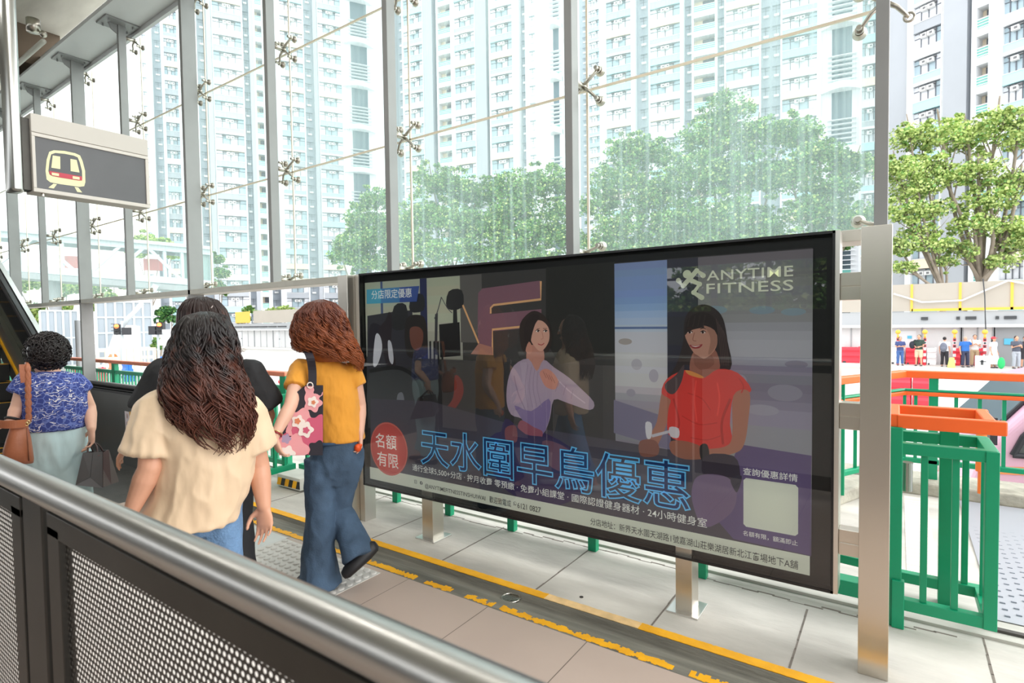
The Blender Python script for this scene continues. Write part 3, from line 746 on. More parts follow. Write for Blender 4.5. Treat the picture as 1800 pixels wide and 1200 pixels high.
A.fill([(1222,842),(1245,832),(1280,838),(1296,862),(1286,900),(1240,925),(1218,880)],h('6a5874'),4)
A.fill([(1285,840),(1305,835),(1298,862),(1292,860)],h('33303c'),3)
A.fill([(1238,572),(1257,580),(1262,600),(1254,617),(1246,622),(1250,600),(1247,585)],h('98705f'),3)
A.fill([(1222,622),(1238,630),(1252,624),(1256,640),(1236,650),(1222,640)],h('7d5244'),3)
for q in range(5): A.stroke([(1260+q*3,560+q*5),(1266+q*3,600),(1270+q*3,642)],.004,h('4a3c3a'))
for q in range(4): A.stroke([(1214+q*9,556-q),(1210+q*9,574)],.003,h('3a302e'))
for a_ in (((1210,690),(1235,700),(1250,720)),((1200,730),(1230,745),(1262,742)),((1215,768),(1245,772),(1275,762)),((1300,664),(1308,678),(1304,690))): A.stroke(a_,.006,h('b0342f'))
for a_ in (((1225,668),(1222,700),(1226,740)),((1262,672),(1266,700),(1262,730))): A.stroke(a_,.008,h('d04a42'))
for q in range(4): A.stroke([(930+q*6,640+q*4),(925+q*7,680),(930+q*8,715)],.004,h('8f8090'))
for q in range(3): A.stroke([(985+q*12,668+q*8),(978+q*14,688+q*6)],.004,h('8f8090'))
A.fill([(932,600),(938,612),(934,622),(926,616)],h('b98573'),3)
# lower band, stickers
z0 = onY(653,840,PY).z; zs = onY(653,819.5,PY).z
A.fill([(onY(653,840,PY).x,z0),(onY(1424,1008,PY).x,z0),(onY(1424,1008,PY).x,zs),(onY(653,840,PY).x,zs)],h('c9cdbd'),raw=True)
p = onY(685.5,788,PY); rb = abs(onY(719,788,PY).x-p.x)
A.disc(685.5,788,rb*1.0,h('b8584e')); A.disc(685.5,788,rb*.965,h('c9776a')); A.disc(685.5,788,rb*.95,h('b84a42'))
A.fill([(647,509),(690,506),(690,532),(647,534)],h('4d9cb4')); A.fill([(690,506),(739.5,502.5),(735,530),(690,532)],h('39508c')); A.fill([(672,507.3),(705,504.8),(705,531.2),(672,532.7)],h('4478a4'))
QR = [onY(x,y,PY) for x,y in ((1308,838),(1404,850),(1403,938),(1308,923))]
qx0,qx1,qz0,qz1 = QR[0].x, QR[1].x, QR[3].z, QR[0].z; e=.012
A.fill([(qx0+e,qz0),(qx1-e,qz0),(qx1,qz0+e),(qx1,qz1-e),(qx1-e,qz1),(qx0+e,qz1),(qx0,qz1-e),(qx0,qz0+e)],h('c6cabb'),raw=True)
# logo runner
LG = h('c4c8b0')
A.disc(1209.2,482,.0215,LG)
for L in ([(1194,493),(1202.5,502.5),(1226,476),(1237.5,484.5)],[(1212,491),(1231,499.5),(1221,514),(1235,523)]): A.stroke(L,.026,LG,smooth=False)
for x,y in ((1194,493),(1202.5,502.5),(1226,476),(1237.5,484.5),(1231,499.5),(1221,514),(1235,523)): A.disc(x,y,.013,LG,14)
# little round icons
BK = h('2e3030')
for x,y in ((733,845),(743,847.5)): pass
def ico(x, y, kind):
    p = onY(x,y,PY); s_ = .0125
    if kind == 'sq':
        for c, q in ((BK,1),(h('c9cdbd'),.78)):
            A.fill([(p.x-s_*q,p.z-s_*q*.8),(p.x-s_*q*.8,p.z-s_*q),(p.x+s_*q*.8,p.z-s_*q),(p.x+s_*q,p.z-s_*q*.8),(p.x+s_*q,p.z+s_*q*.8),(p.x+s_*q*.8,p.z+s_*q),(p.x-s_*q*.8,p.z+s_*q),(p.x-s_*q,p.z+s_*q*.8)],c,raw=True)
        A.disc(x,y,.0062,BK,16); A.disc(x,y,.0042,h('c9cdbd'),16)
    elif kind == 'f':
        A.disc(x,y,.0135,BK,24); c=h('c9cdbd')
        A.fill([(p.x-.001,p.z-.0135),(p.x+.0035,p.z-.0135),(p.x+.0035,p.z+.006),(p.x+.007,p.z+.006),(p.x+.007,p.z+.0095),(p.x+.001,p.z+.0095),(p.x-.001,p.z+.007)],c,raw=True)
        A.fill([(p.x-.0045,p.z-.001),(p.x+.0065,p.z-.001),(p.x+.0065,p.z+.002),(p.x-.0045,p.z+.002)],c,raw=True)
    else:
        A.disc(x,y,.0125,BK,24); A.disc(x,y,.0105,h('c9cdbd'),24)
        A.fill([(p.x-.0125,p.z-.013),(p.x-.004,p.z-.0105),(p.x-.0105,p.z-.004)],BK,raw=True)
        A.stroke([(x-1.4,y-2.2),(x-.9,y+.6),(x+1.6,y+2.2)],.004,BK)
ico(733,845.6,'sq'); ico(743,847.8,'f'); ico(907.5,883.6,'ph')
A.build('poster', BOARD)

# --- lettering
def letters(name, text, px, col, bold=0.0, parent=BOARD, space=1.0, depth=.0007, y=PY-.024, neon=None):
    """text fitted between two points of the picture plane: (left, top) and (right, bottom)"""
    (xl,yt),(xl2,yb),(xr,yr) = px
    x0 = onY(xl,yt,PY).x; z1 = onY(xl,yt,PY).z; z0 = onY(xl2,yb,PY).z; x1 = onY(xr,yr,PY).x
    cu = bpy.data.curves.new('text','FONT'); cu.body = text; cu.space_character = space; cu.offset = bold; cu.resolution_u = 3
    if neon: cu.fill_mode = 'NONE'; cu.bevel_depth = neon; cu.bevel_resolution = 1
    else: cu.extrude = .0
    ob = bpy.data.objects.new('text', cu); COL.objects.link(ob)
    dg = bpy.context.evaluated_depsgraph_get(); me = bpy.data.meshes.new_from_object(ob.evaluated_get(dg))
    bpy.data.objects.remove(ob); bpy.data.curves.remove(cu)
    xs = [v.co.x for v in me.vertices]; ys = [v.co.y for v in me.vertices]
    if not xs: return None
    sx = (x1-x0)/(max(xs)-min(xs)); sz = (z1-z0)/(max(ys)-min(ys)); ax, ay = min(xs), min(ys)
    for v in me.vertices:
        v.co = V((x0+(v.co.x-ax)*sx, y-v.co.z*min(sx,sz), z0+(v.co.y-ay)*sz))
    me.name = name; me.materials.clear(); me.materials.append(col)
    return link_mesh(name, me, parent)
INKW = mat('ink_white', (.85,.86,.8), .5); INKC = mat('ink_cream', (.78,.8,.64), .5); INKK = mat('ink_black', lin(h('2e3030')), .5)
NEON = mat('ink_neon', (.16,.6,.95), .5); NEOND = mat('ink_deep_blue', lin(h('12305e')), .5)
for m_ in (INKW, INKC, INKK, NEON, NEOND): add_glow(m_)
HL = '天水圍早鳥優惠'
hp = ((743,749),(743,813),(1216,810))
letters('headline_lettering', HL, hp, NEOND, .012, space=1.0, y=PY-.0236)
letters('headline_outline', HL, ((742.3,748),(742.3,814),(1217,810)), NEON, .010, neon=.014, y=PY-.0246)
letters('offer_tag_lettering', '分店限定優惠', ((657,510.5),(657,526),(728,520)), INKW, .007)
letters('badge_lettering', '名額', ((664,759),(664,784),(701,775)), INKW, .008); letters('badge_lettering', '有限', ((667,791),(667,816),(704.5,810)), INKW, .008)
letters('logo_lettering', 'ANYTIME', ((1244.5,476.5),(1244.5,493.5),(1395.5,480)), INKC, .008, space=1.06); letters('logo_lettering', 'FITNESS', ((1244,499),(1244,516.5),(1396,500)), INKC, .008, space=1.06)
letters('slogan_lettering', '通行全球5,500+分店 · 按月收費 零預繳 · 免費小組課堂 · 國際認證健身器材 · 24小時健身室', ((729,813.5),(729,825.5),(1245,915)), INKW, .004)
letters('contact_lettering', '@ANYTIMEFITNESSTINSHUIWAI', ((751,848),(751,857),(857,870)), INKK, .006)
letters('contact_lettering', '歡迎致電或', ((864,869.5),(864,881),(902,880)), INKK, .004); letters('contact_lettering', '6121 0827', ((913,881),(913,890.5),(954,890)), INKK, .006)
letters('address_lettering', '分店地址：新界天水圍天湖路1號嘉湖山莊樂湖居新北江商場地下A舖', ((1041,907),(1041,919.5),(1404,985)), INKK, .002)
letters('enquiry_lettering', '查詢優惠詳情', ((1308,819),(1308,832),(1403.5,836)), INKW, .006)
letters('quota_lettering', '名額有限，額滿即止', ((1308,929),(1308,938),(1403.5,945)), INKW, .002)
# ------------------------------------------------------------------ railings
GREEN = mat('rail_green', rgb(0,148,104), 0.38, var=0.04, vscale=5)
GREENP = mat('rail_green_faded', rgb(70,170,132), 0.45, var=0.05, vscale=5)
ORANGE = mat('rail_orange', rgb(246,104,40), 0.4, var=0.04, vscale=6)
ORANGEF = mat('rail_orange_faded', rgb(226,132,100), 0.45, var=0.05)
def balus(root, p0, p1, zt, zb, n, green=GREEN, t=.03, top_w=.05):
    """one framed panel of upright bars between two plan points"""
    p0, p1 = V(p0), V(p1)
    for z in (zb, zt): b = MB(); b.bar((p0.x,p0.y,z),(p1.x,p1.y,z), .05, top_w); fr = b.build('panel_rail', green, root, bevel=.003)
    for i in range(1, n+1):
        q = p0.lerp(p1, i/(n+1)); c = MB(); c.bar((q.x,q.y,zb+.02),(q.x,q.y,zt-.02), t, t*.8, up=(0,1,0)); c.build('upright', green, fr)
# long railing behind the board
RY = 3.33
r = thing('railing', (-7,RY,0), 'green railing with a faded orange handrail running behind the escalator and the board', 'railing')
xs = [-17.5,-15.7,-13.9,-12.1,-10.38,-9.35,-7.7,-6.3,-5.15]
for x in xs:
    wd = .075 if x in (-10.38,) else .05
    b = MB(); b.box(x-wd,RY-wd*.6,0.0,x+wd,RY+wd*.6,1.03); b.build('post', GREEN, r, bevel=.004)
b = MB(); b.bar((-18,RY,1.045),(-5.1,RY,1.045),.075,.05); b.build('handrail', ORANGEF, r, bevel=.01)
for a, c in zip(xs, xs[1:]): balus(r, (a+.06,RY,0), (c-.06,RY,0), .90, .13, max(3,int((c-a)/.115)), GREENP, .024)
r = thing('railing', (-2.5,RY,0), 'green railing partly hidden behind the advertising board, its posts showing below', 'railing')
xs2 = [-4.2,-3.555,-2.95,-2.335,-1.67,-.95]
for x in xs2:
    b = MB(); b.box(x-.03,RY-.02,0.0,x+.03,RY+.03,1.03); b.build('post', GREEN, r, bevel=.004)
b = MB(); b.bar((-4.95,RY,1.045),(-.9,RY,1.045),.075,.05); b.build('handrail', ORANGEF, r, bevel=.01)
balus(r,(-4.92,RY,0),(-4.23,RY,0),.90,.13,5,GREEN,.034)
for a, c in zip(xs2, xs2[1:]): balus(r, (a+.03,RY,0), (c-.03,RY,0), .90, .14, 5, GREEN, .03)
# return panel of the left gate
r = thing('railing_gate', (-4.93,2.8,0), 'short bright green gate panel turned towards the walkway, beside the mustard top', 'gate')
b = MB(); b.box(-4.97,2.77,0,-4.90,2.83,.88); ps = b.build('post', GREEN, r, bevel=.004)
b = MB(); b.box(-5.03,2.71,.001,-4.84,2.89,.008); b.build('base_plate', mat('plate_pale', rgb(200,205,200), .5, .3), ps)
balus(r,(-4.935,2.85,0),(-4.935,3.27,0),.84,.14,3,GREEN,.032,.06)
# striped block
r = thing('striped_block', (-4.8,3.0,0), 'low grey block with a yellow and black striped front by the green railing', 'ramp block')
b = MB(); b.box(-4.86,3.03,.015,-4.50,3.26,.13); b.build('block', mat('block_grey', rgb(206,206,198), .7, var=.06), r, bevel=.006)
b = MB()
x = -4.86; k = 0
while x < -4.505:
    b.mat(k % 2); x2 = min(x+.06,-4.5); b.poly([(x,3.03,.03),(x2,3.03,.03),(min(x2+.025,-4.5),3.03,.10),(min(x+.025,-4.5),3.03,.10)],(0,-.003,0)); x = x2; k += 1
b.build('stripes', [YELLOW, BLACKM], r)
# looped end of the railing on the right
YA, YB, XA, XB = 3.345, 3.70, .012, .385
r = thing('railing_gate', (.1,3.4,0), 'bright green looped railing end with a thick orange handrail, beside the right steel post', 'gate')
def rail(pts, w, hgt, m, nm, z, bev=.006):
    for a, c in zip(pts, pts[1:]):
        b = MB(); b.bar((a[0],a[1],z),(c[0],c[1],z),w,hgt); b.build(nm, m, r, bevel=bev)
rail([(XA-.01,YA),(XB+.03,YA)],.046,.066,ORANGE,'handrail',1.028)
rail([(XA-.09,YB),(XB+.0,YB)],.046,.066,ORANGE,'handrail',1.03)
rail([(XB-.03,YA),(XB-.03,YB)],.046,.066,ORANGE,'handrail',1.031)
rail([(XA-.02,YA-.02),(XA-.02,YB+.02)],.046,.066,ORANGE,'handrail',1.0305)
for z in (.895,.115): 
    rail([(XA,YA),(XB,YA)],.05,.055,GREEN,'panel_rail',z,.003); rail([(XA,YB),(XB,YB)],.05,.055,GREEN,'panel_rail',z,.003)
    rail([(XB-.02,YA),(XB-.02,YB)],.05,.053,GREEN,'panel_rail',z,.003)
b = MB(); b.box(XB-.045,YA-.03,.088,XB+.005,YA+.03,.92); b.build('upright', GREEN, r, bevel=.003)
for x, y in ((.115,YA),(.235,YA),(.13,YB),(.30,YB),(XB-.02,3.47),(XB-.02,3.59)):
    b = MB(); b.box(x-.014,y-.012,.1,x+.014,y+.012,.88); b.build('upright', GREEN, r, bevel=.002)
b = MB(); b.box(.19,YB-.03,.015,.27,YB+.03,1.0); b.build('post', GREEN, r, bevel=.004)
b = MB(); b.box(-.06,YA-.035,0,.028,YA+.05,1.0); b.build('post', GREEN, r, bevel=.004)
b = MB(); b.box(-.012,YA-.05,0,.04,YA-.01,.24); b.build('post_sleeve', GREEN, r, bevel=.004)
rail([(-.9,YB-.3),(-.05,YB-.3)],.09,.08,GREEN,'panel_rail',.12,.004)
rail([(-.9,YB+.1),(-.05,YB+.0)],.05,.05,GREEN,'panel_rail',.14,.004)
b = MB(); b.cyl((.045,3.44,.66),(.045,3.44,.80),.026,20); b.cyl((.045,3.44,.80),(.045,3.44,.806),.028,20)
auto_smooth(tag(b.build('door_stop', STEELR, origin=(.045,3.44,.66)), 'small shiny steel cylinder fixed beside the green gate post', 'door stop'))
# far railing on the kerb
r = thing('railing', (.4,6.05,.12), 'far green railing with two orange rails on the concrete kerb, at the right', 'railing')
KY = 6.05
path = [(-.95,4.25),(-.40,5.15),(.05,KY),(4.5,KY)]
def railp(pts, w, hgt, m, nm, z):
    for a, c in zip(pts, pts[1:]):
        b = MB(); b.bar((a[0],a[1],z),(c[0],c[1],z),w,hgt); b.build(nm, m, r, bevel=.008)
railp(path,.07,.062,ORANGE,'handrail',1.035); railp(path,.06,.035,ORANGE,'lower_handrail',.865)
railp(path,.05,.02,GREEN,'panel_rail',.895); railp(path,.04,.045,GREEN,'panel_rail',.27)
for x, y in ((.265,KY),(1.9,KY),(3.5,KY),(-.375,5.2)):
    b = MB(); b.box(x-.033,y-.02,.1,x+.033,y+.02,1.01); b.build('post', GREEN, r, bevel=.003)
for x in (.06,.42,.575,.73,.90,1.055,1.21,1.37,1.53,1.69,2.05,2.2,2.35,.14):
    b = MB(); b.box(x-.013,KY-.012,.25,x+.013,KY+.012,.86); b.build('upright', GREEN, r)
for x, y in ((-.28,5.4),(-.18,5.6),(-.08,5.8)):
    b = MB(); b.box(x-.013,y-.012,.25,x+.013,y+.012,.86); b.build('upright', GREEN, r)
b = MB(); b.cyl((.56,5.75,.30),(.56,5.75,.72),.035,16); b.cyl((.56,5.75,.12),(.56,5.75,.30),.02,12)
auto_smooth(tag(b.build('bollard', mat('bollard_orange', rgb(240,120,40), .4), origin=(.56,5.75,.12)), 'short orange cylinder post in front of the far railing', 'bollard'))

# ------------------------------------------------------------------ escalator beyond the walkway
EY = 2.6
r = thing('escalator', (-9,EY,0), 'dark escalator with black glass balustrade rising to the left', 'escalator')
DK = mat('escalator_panel', rgb(92,93,92), 0.32, 0.5, var=0.12, vscale=1.6)
DKG = mat('escalator_glass', (.012,.013,.012), 0.12, 0.0, coat=.5)
RUB = mat('handrail_rubber', (.01,.01,.011), 0.35)
b = MB(); b.box(-9.2,EY,-.2,-5.35,EY+.06,.80); b.build('side_panel', DK, r, bevel=.01)
b = MB(); b.box(-9.2,EY-.02,.80,-5.33,EY+.09,.825); b.box(-9.2,EY-.005,.835,-5.33,EY+.075,.845); b.build('deck_strip', BLACKM, r)
b = MB(); b.tube([(-9.2,EY+.035,.872),(-5.6,EY+.035,.872),(-5.42,EY+.035,.84),(-5.33,EY+.035,.74),(-5.34,EY+.035,.6)],.034,12); b.build('handrail', RUB, r, smooth=True)
b = MB(); b.box(-9.2,EY+.1,.846,-5.4,EY+.16,.876); b.build('outer_capping', mat('capping', (.75,.75,.73), .35, 1.0), r)
def slope(x0, z0, x1, dz, y0, y1, lo, hi):
    b = MB(); k = (dz)/(x0-x1)
    b.add([(x0,y0,z0+lo),(x1,y0,z0+dz+lo),(x1,y0,z0+dz+hi),(x0,y0,z0+hi),(x0,y1,z0+lo),(x1,y1,z0+dz+lo),(x1,y1,z0+dz+hi),(x0,y1,z0+hi)],
          [(0,3,2,1),(4,5,6,7),(0,1,5,4),(3,7,6,2),(1,2,6,5),(0,4,7,3)]); return b
L = 8.0; dz = L*.62
slope(-9.2,0,-9.2-L,dz,EY+.01,EY+.04,.28,.80).build('glass_panel', DKG, r)
slope(-9.2,0,-9.2-L,dz,EY-.02,EY+.07,.80,.90).build('handrail', RUB, r, bevel=.02)
slope(-9.2,0,-9.2-L,dz,EY+.07,EY+.13,.78,.91).build('outer_capping', MATS['capping'], r)
slope(-9.2,0,-9.2-L,dz,EY-.05,EY+.10,-.3,.28).build('skirt', mat('skirt_steel', (.36,.35,.32), .4, 1.0), r)
slope(-9.2,0,-9.2-L,dz,EY-.07,EY-.05,-.02,.03).build('yellow_edge', YELLOW, r)
for i in range(14):
    x = -9.0-i*.40; z = .0+max(0,(i-1))*.248
    b = MB(); b.box(x-.4,EY-1.08,-.3,x,EY-.06,z+.02); st = b.build('step', mat('step_dark', (.03,.03,.03), .5, .6), r)
    b = MB(); b.box(x-.03,EY-1.08,z+.02,x,EY-.06,z+.023); b.box(x-.4,EY-.1,z+.02,x-.03,EY-.06,z+.023); b.build('edge_mark', YELLOW, st)
# notice on the side panel
r = thing('warning_notice', (-6.75,EY,.5), 'yellow and white safety notice with round symbols on the escalator side panel', 'notice')
def nz_(x, y, d=0): p = onY(x,y,EY-.002); return V((p.x, EY-.002-d, p.z))
b = MB()
b.mat(0).poly([nz_(219,722),nz_(227,724),nz_(229,778),nz_(222,776)],(0,.0015,0))
b.mat(1).poly([nz_(227,723),nz_(262,728),nz_(262,784),nz_(229,778)],(0,.0015,0))
b.build('sheet', [mat('notice_white', rgb(226,214,216), .4), mat('notice_yellow', rgb(226,168,52), .4)], r)
b = MB()
def ringy(cx, cy, rx, ry, i, d):
    p = nz_(cx,cy,d); b.mat(i).poly([(p.x+rx*cos(q*pi/12),p.y,p.z+ry*sin(q*pi/12)) for q in range(24)],(0,.0006,0))
for cx, cy in ((233,737),(235,765)):
    ringy(cx,cy,.045,.075,0,.0008); ringy(cx,cy,.034,.06,1,.0016); ringy(cx,cy,.014,.04,2,.0024)
for cy in (731,745,758,771): ringy(223.5,cy,.018,.026,0,.0008); ringy(223.5,cy,.012,.019,1,.0016); ringy(223.5,cy,.005,.012,2,.0024)
b.build('symbols', [mat('notice_red', rgb(176,70,46), .4), mat('notice_white2', rgb(232,226,222), .4), mat('notice_black', rgb(50,46,48), .4)], r)
# ------------------------------------------------------------------ beyond the road
def pix(x, d):                        # plan point at image column x and depth d along the view
    y = 583.0 - 0.0137*(x-400.0) if True else 0
    k = ray(x, y); q = k/ k.dot(CF)*d; return V((EYE.x+q.x, EYE.y+q.y, 0))
def on_line(x, p0, u):                # where the sight line of column x meets the plan line p0 + s*u
    d = ray(x, 580); d = V((d.x, d.y)); n = V((-d.y, d.x)); w = V((p0.x-EYE.x, p0.y-EYE.y)); return -w.dot(n)/V((u.x,u.y)).dot(n)
G0 = -1.35
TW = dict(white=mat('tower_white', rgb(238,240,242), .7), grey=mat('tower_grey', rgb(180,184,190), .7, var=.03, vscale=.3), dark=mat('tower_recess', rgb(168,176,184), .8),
          teal=mat('tower_teal', rgb(184,222,226), .7), cream=mat('tower_cream', rgb(244,228,204), .7), glass=mat('tower_glass', rgb(176,196,206), .25), frame=mat('tower_frame', rgb(106,110,118), .5),
          curtain=mat('tower_curtain', rgb(236,238,244), .5), tealglass=mat('teal_glass', rgb(130,200,188), .25), ac=mat('ac_white', rgb(236,236,234), .5), acd=mat('ac_dark', rgb(120,120,122), .6))
def tower(label, x_of, depth, vp, bays, fh, seed, wall2=None, side=9.0):
    """a tower block whose front runs through column x_of at this depth; bays are (left column, right column, kind)"""
    rnd = random.Random(seed)
    p0 = pix(x_of, depth)
    az = YAW+math.atan((vp-900.0)/FPX); u = V((sin(az), cos(az), 0))
    if u.dot(V((CR.x,CR.y,0))) < 0: u = -u            # u runs to the right in the picture
    nrm = V((u.y,-u.x,0));
    if nrm.dot(-p0) < 0: nrm = -nrm                   # towards the station
    S = lambda x: on_line(x, p0, u)
    s0, s1 = S(bays[0][0]), S(bays[-1][1])
    near = max((p0+u*s0).dot(CF), (p0+u*s1).dot(CF))
    nf = int((near*0.66+6)/fh)+1; H = nf*fh
    base = p0+u*s0; root = thing('apartment_tower', (base.x, base.y, G0), label, 'apartment tower', 'apartment towers')
    W = MB(); mats = [TW['white'],TW['grey'],TW['dark'],TW['teal'],TW['cream']]
    def blk(a, c, d0, d1, z0, z1, m):   # along a..c, depth d0..d1 behind the front
        m0 = p0+u*((a+c)/2)-nrm*((d0+d1)/2)
        W.mat(m).obox((m0.x,m0.y,G0+(z0+z1)/2), u*((c-a)/2), nrm*((d1-d0)/2), (0,0,(z1-z0)/2))
    blk(s0+.05, s1-.05, 1.3, side, 0, H, 1)
    wins = []; smalls = []; balc = []
    pal = [rnd.choice([3,4,1,0,3]) for _ in range(nf+2)]
    for (xa, xb, kind) in bays:
        a, c = S(xa), S(xb)
        if kind in ('pier','slab'): blk(a, c, -.35 if kind == 'pier' else -.1, 1.6, 0, H, 0 if kind == 'pier' else 1)
        elif kind == 'blank': blk(a, c, 0, 1.6, 0, H, 0)
        elif kind == 'blankw':
            blk(a, c, 0, 1.6, 0, H, 0)
            for f in range(nf): smalls.append(((a+c)/2-.2*(c-a), f*fh+1.1, 0, .9))
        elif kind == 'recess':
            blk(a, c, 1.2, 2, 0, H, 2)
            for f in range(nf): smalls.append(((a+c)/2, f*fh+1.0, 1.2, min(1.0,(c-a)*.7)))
        elif kind == 'win':
            for f in range(nf):
                blk(a, c, 0, 1.4, f*fh, f*fh+.75, pal[f]); blk(a, c, -.06, 1.4, f*fh+.69, f*fh+.75, 0); blk(a, c, -.05, 1.4, f*fh+2.45, f*fh+fh, pal[f+1] if f % 3 else 0)
                wins.append((a, c, f*fh+.75, 1.70))
            blk(a-.12, a+.1, -.1, 1.4, 0, H, 0); blk(c-.1, c+.12, -.1, 1.4, 0, H, 0)
        elif kind == 'balc':
            for f in range(nf): balc.append((a, c, f*fh, f % 3)); blk(a, c, -.1, 1.4, f*fh-.35, f*fh+.35, 0)
            blk(a-.15, a+.12, -.15, 1.4, 0, H, 0); blk(c-.12, c+.15, -.15, 1.4, 0, H, 0)
            blk(a, c, 1.15, 1.4, 0, H, 4)
        elif kind == 'stair':
            w = c-a; blk(a, a+w*.28, 0, 1.6, 0, H, 0); blk(c-w*.22, c, 0, 1.6, 0, H, 0)
            for f in range(0, nf, 3):     # rounded white canopies every third floor
                pts = []
                for i in range(13):
                    t = i/12; q = p0+u*(a+w*t)+nrm*(1.5*sin(pi*t)+.2); pts.append(V((q.x,q.y,G0+f*fh-.5)))
                e0 = p0+u*c-nrm*.8; e1 = p0+u*a-nrm*.8
                pts += [V((e0.x,e0.y,G0+f*fh-.5)), V((e1.x,e1.y,G0+f*fh-.5))]
                W.mat(0).poly(pts, (0,0,.9)); balc.append((a+w*.28, c-w*.22, f*fh, 9))
    W.build('wall', mats, root)
    O = V((base.x, base.y, G0))
    def put(me, nm, s_, z, dpt):
        ob = bpy.data.objects.new(nm, me); COL.objects.link(ob); ob.parent = root
        q = p0+u*s_-nrm*dpt; ob.location = V((q.x,q.y,G0+z))-O; ob.rotation_euler = (0,0,math.atan2(u.y,u.x)); return ob
    # local frame of a unit: x along the wall, -y outwards
    sgn = -1.0 if V((-u.y,u.x,0)).dot(nrm) < 0 else 1.0
    def win_mesh(w, hgt, acs, v):
        b = MB(); r_ = random.Random(v+seed)
        b.mat(1); n = 4
        for i in range(n):
            x0 = -w/2+w*i/n; x1 = x0+w/n; b.mat(1 if r_.random() < .45 else 2); b.box(x0,.28,0,x1,.34,hgt)
        b.mat(0)
        for i in range(n+1): x = -w/2+w*i/n; b.box(x-.04,.2,0,x+.04,.3,hgt)
        b.box(-w/2,.2,hgt-.06,w/2,.3,hgt); b.box(-w/2,.2,hgt*.66,w/2,.3,hgt*.66+.05); b.box(-w/2,.2,0,w/2,.3,.06)
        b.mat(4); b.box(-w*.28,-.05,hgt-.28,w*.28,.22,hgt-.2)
        for i in range(acs):
            x = (-.32+.64*i) if acs > 1 else 0
            b.mat(3); b.box(x-.28,-.22,hgt-.72,x+.28,.2,hgt-.30); b.mat(4); b.box(x-.06,-.24,hgt-.62,x+.2,-.2,hgt-.40)
        return b.mesh('window', [TW['frame'],TW['glass'],TW['curtain'],TW['ac'],TW['acd']])
    def small_mesh(w):
        b = MB(); b.mat(1); b.box(-w/2,.02,0,w/2,.12,1.1); b.mat(0); b.box(-w/2,-.02,.65,w/2,.05,.7); b.box(-.03,-.02,0,.03,.05,1.1)
        b.mat(2); b.box(-w/2-.05,-.3,1.1,w/2+.05,.05,1.2); b.mat(3); b.box(-w*.3,-.3,-.35,w*.4,.05,-.05)
        return b.mesh('small_window', [TW['frame'],TW['glass'],TW['dark'],TW['ac']])
    def balc_mesh(w, k):
        b = MB()
        if k == 9:
            b.mat(2); b.box(-w/2,-.1,.4,w/2,.3,3*fh-.5)
            b.mat(1)
            for i in range(6): b.box(-w/2-.5,-.75,.9+i*.62,w/2+.5,.1,.98+i*.62)
            b.mat(0); b.box(-w/2,-.2,.4,w/2,-.12,1.0)
        else:
            b.mat(0); b.box(-w/2,-.05,.35,w/2,.02,1.25); b.mat(1)
            for i in range(4): b.box(-w/2,-.12,.45+i*.26,w/2,-.06,.52+i*.26)
            b.mat(2); b.box(-w*.1,.9,.3,w*.4,1.1,2.3); b.mat(1); b.box(-w/2,-.12,1.25,w/2,.04,1.33)
        return b.mesh('balcony', [TW['tealglass'],TW['white'],TW['frame'] if k != 9 else mat('stair_glass', rgb(88,106,118), .2)])
    def place(lst, nm, maker, key):
        # lowest that rise above the trees first; past a hundred the rest is one part
        lst = sorted(lst, key=lambda e: abs(e[1]-near*.22) if nm == 'small_window' else abs(e[2]-near*.22))
        cache = {}; rest = MB()
        for i, e in enumerate(lst):
            kk = key(e, i)
            if kk not in cache: cache[kk] = maker(*kk)
            if nm == 'small_window': s_, z, dpt = e[0], e[1], e[2]
            else: s_, z, dpt = (e[0]+e[1])/2, e[2], (.05 if nm == 'window' else .1)
            if i < 100: put(cache[kk], nm, s_, z, dpt)
            else:
                me = cache[kk]; q = p0+u*s_-nrm*dpt; ang = math.atan2(u.y,u.x); ca, sa = cos(ang), sin(ang)
                base_i = len(rest.v)
                rest.v.extend((q.x+v.co.x*ca-v.co.y*sa, q.y+v.co.x*sa+v.co.y*ca, G0+z+v.co.z) for v in me.vertices)
                for pl_ in me.polygons: rest.f.append(tuple(base_i+j for j in pl_.vertices)); rest.m.append(pl_.material_index)
        if rest.v:
            mm = list(list(cache.values())[0].materials); ob = rest.build('upper_windows', mm, root); ob['kind'] = 'stuff'
    place(wins, 'window', lambda w, a_, v: win_mesh(w, 1.70, a_, v), lambda e, i: (round(e[1]-e[0],2), 2 if (e[1]-e[0]) > 2.4 else 1, rnd.randint(0,3)))
    place(smalls, 'small_window', lambda w: small_mesh(w), lambda e, i: (round(e[3],2),))
    place(balc, 'balcony', lambda w, k: balc_mesh(w, k), lambda e, i: (round(e[1]-e[0],2), e[3]))
    return root
tower('pale tower block at the far right with green balconies, seen clear of the glass', 1640, 58, 380, [(1560,1592,'slab'),(1592,1598,'pier'),(1598,1650,'win'),(1650,1693,'slab'),(1693,1703,'recess'),(1703,1707,'pier'),(1707,1733,'balc'),(1733,1752,'pier'),(1752,1800,'win'),(1800,1830,'slab')], 2.75, 3)
tower('wide tower block right of centre with three window columns and a round stair tower', 1250, 81, -1150, [(1062,1068,'pier'),(1068,1113,'win'),(1113,1119,'pier'),(1119,1144,'recess'),(1144,1198,'win'),(1198,1203,'pier'),(1203,1219,'recess'),(1219,1259,'balc'),(1259,1275,'recess'),(1275,1335,'win'),(1335,1354,'recess'),(1354,1372,'recess'),(1372,1435,'win'),(1435,1440,'pier'),(1440,1510,'stair'),(1510,1540,'win'),(1540,1566,'slab')], 2.75, 5)
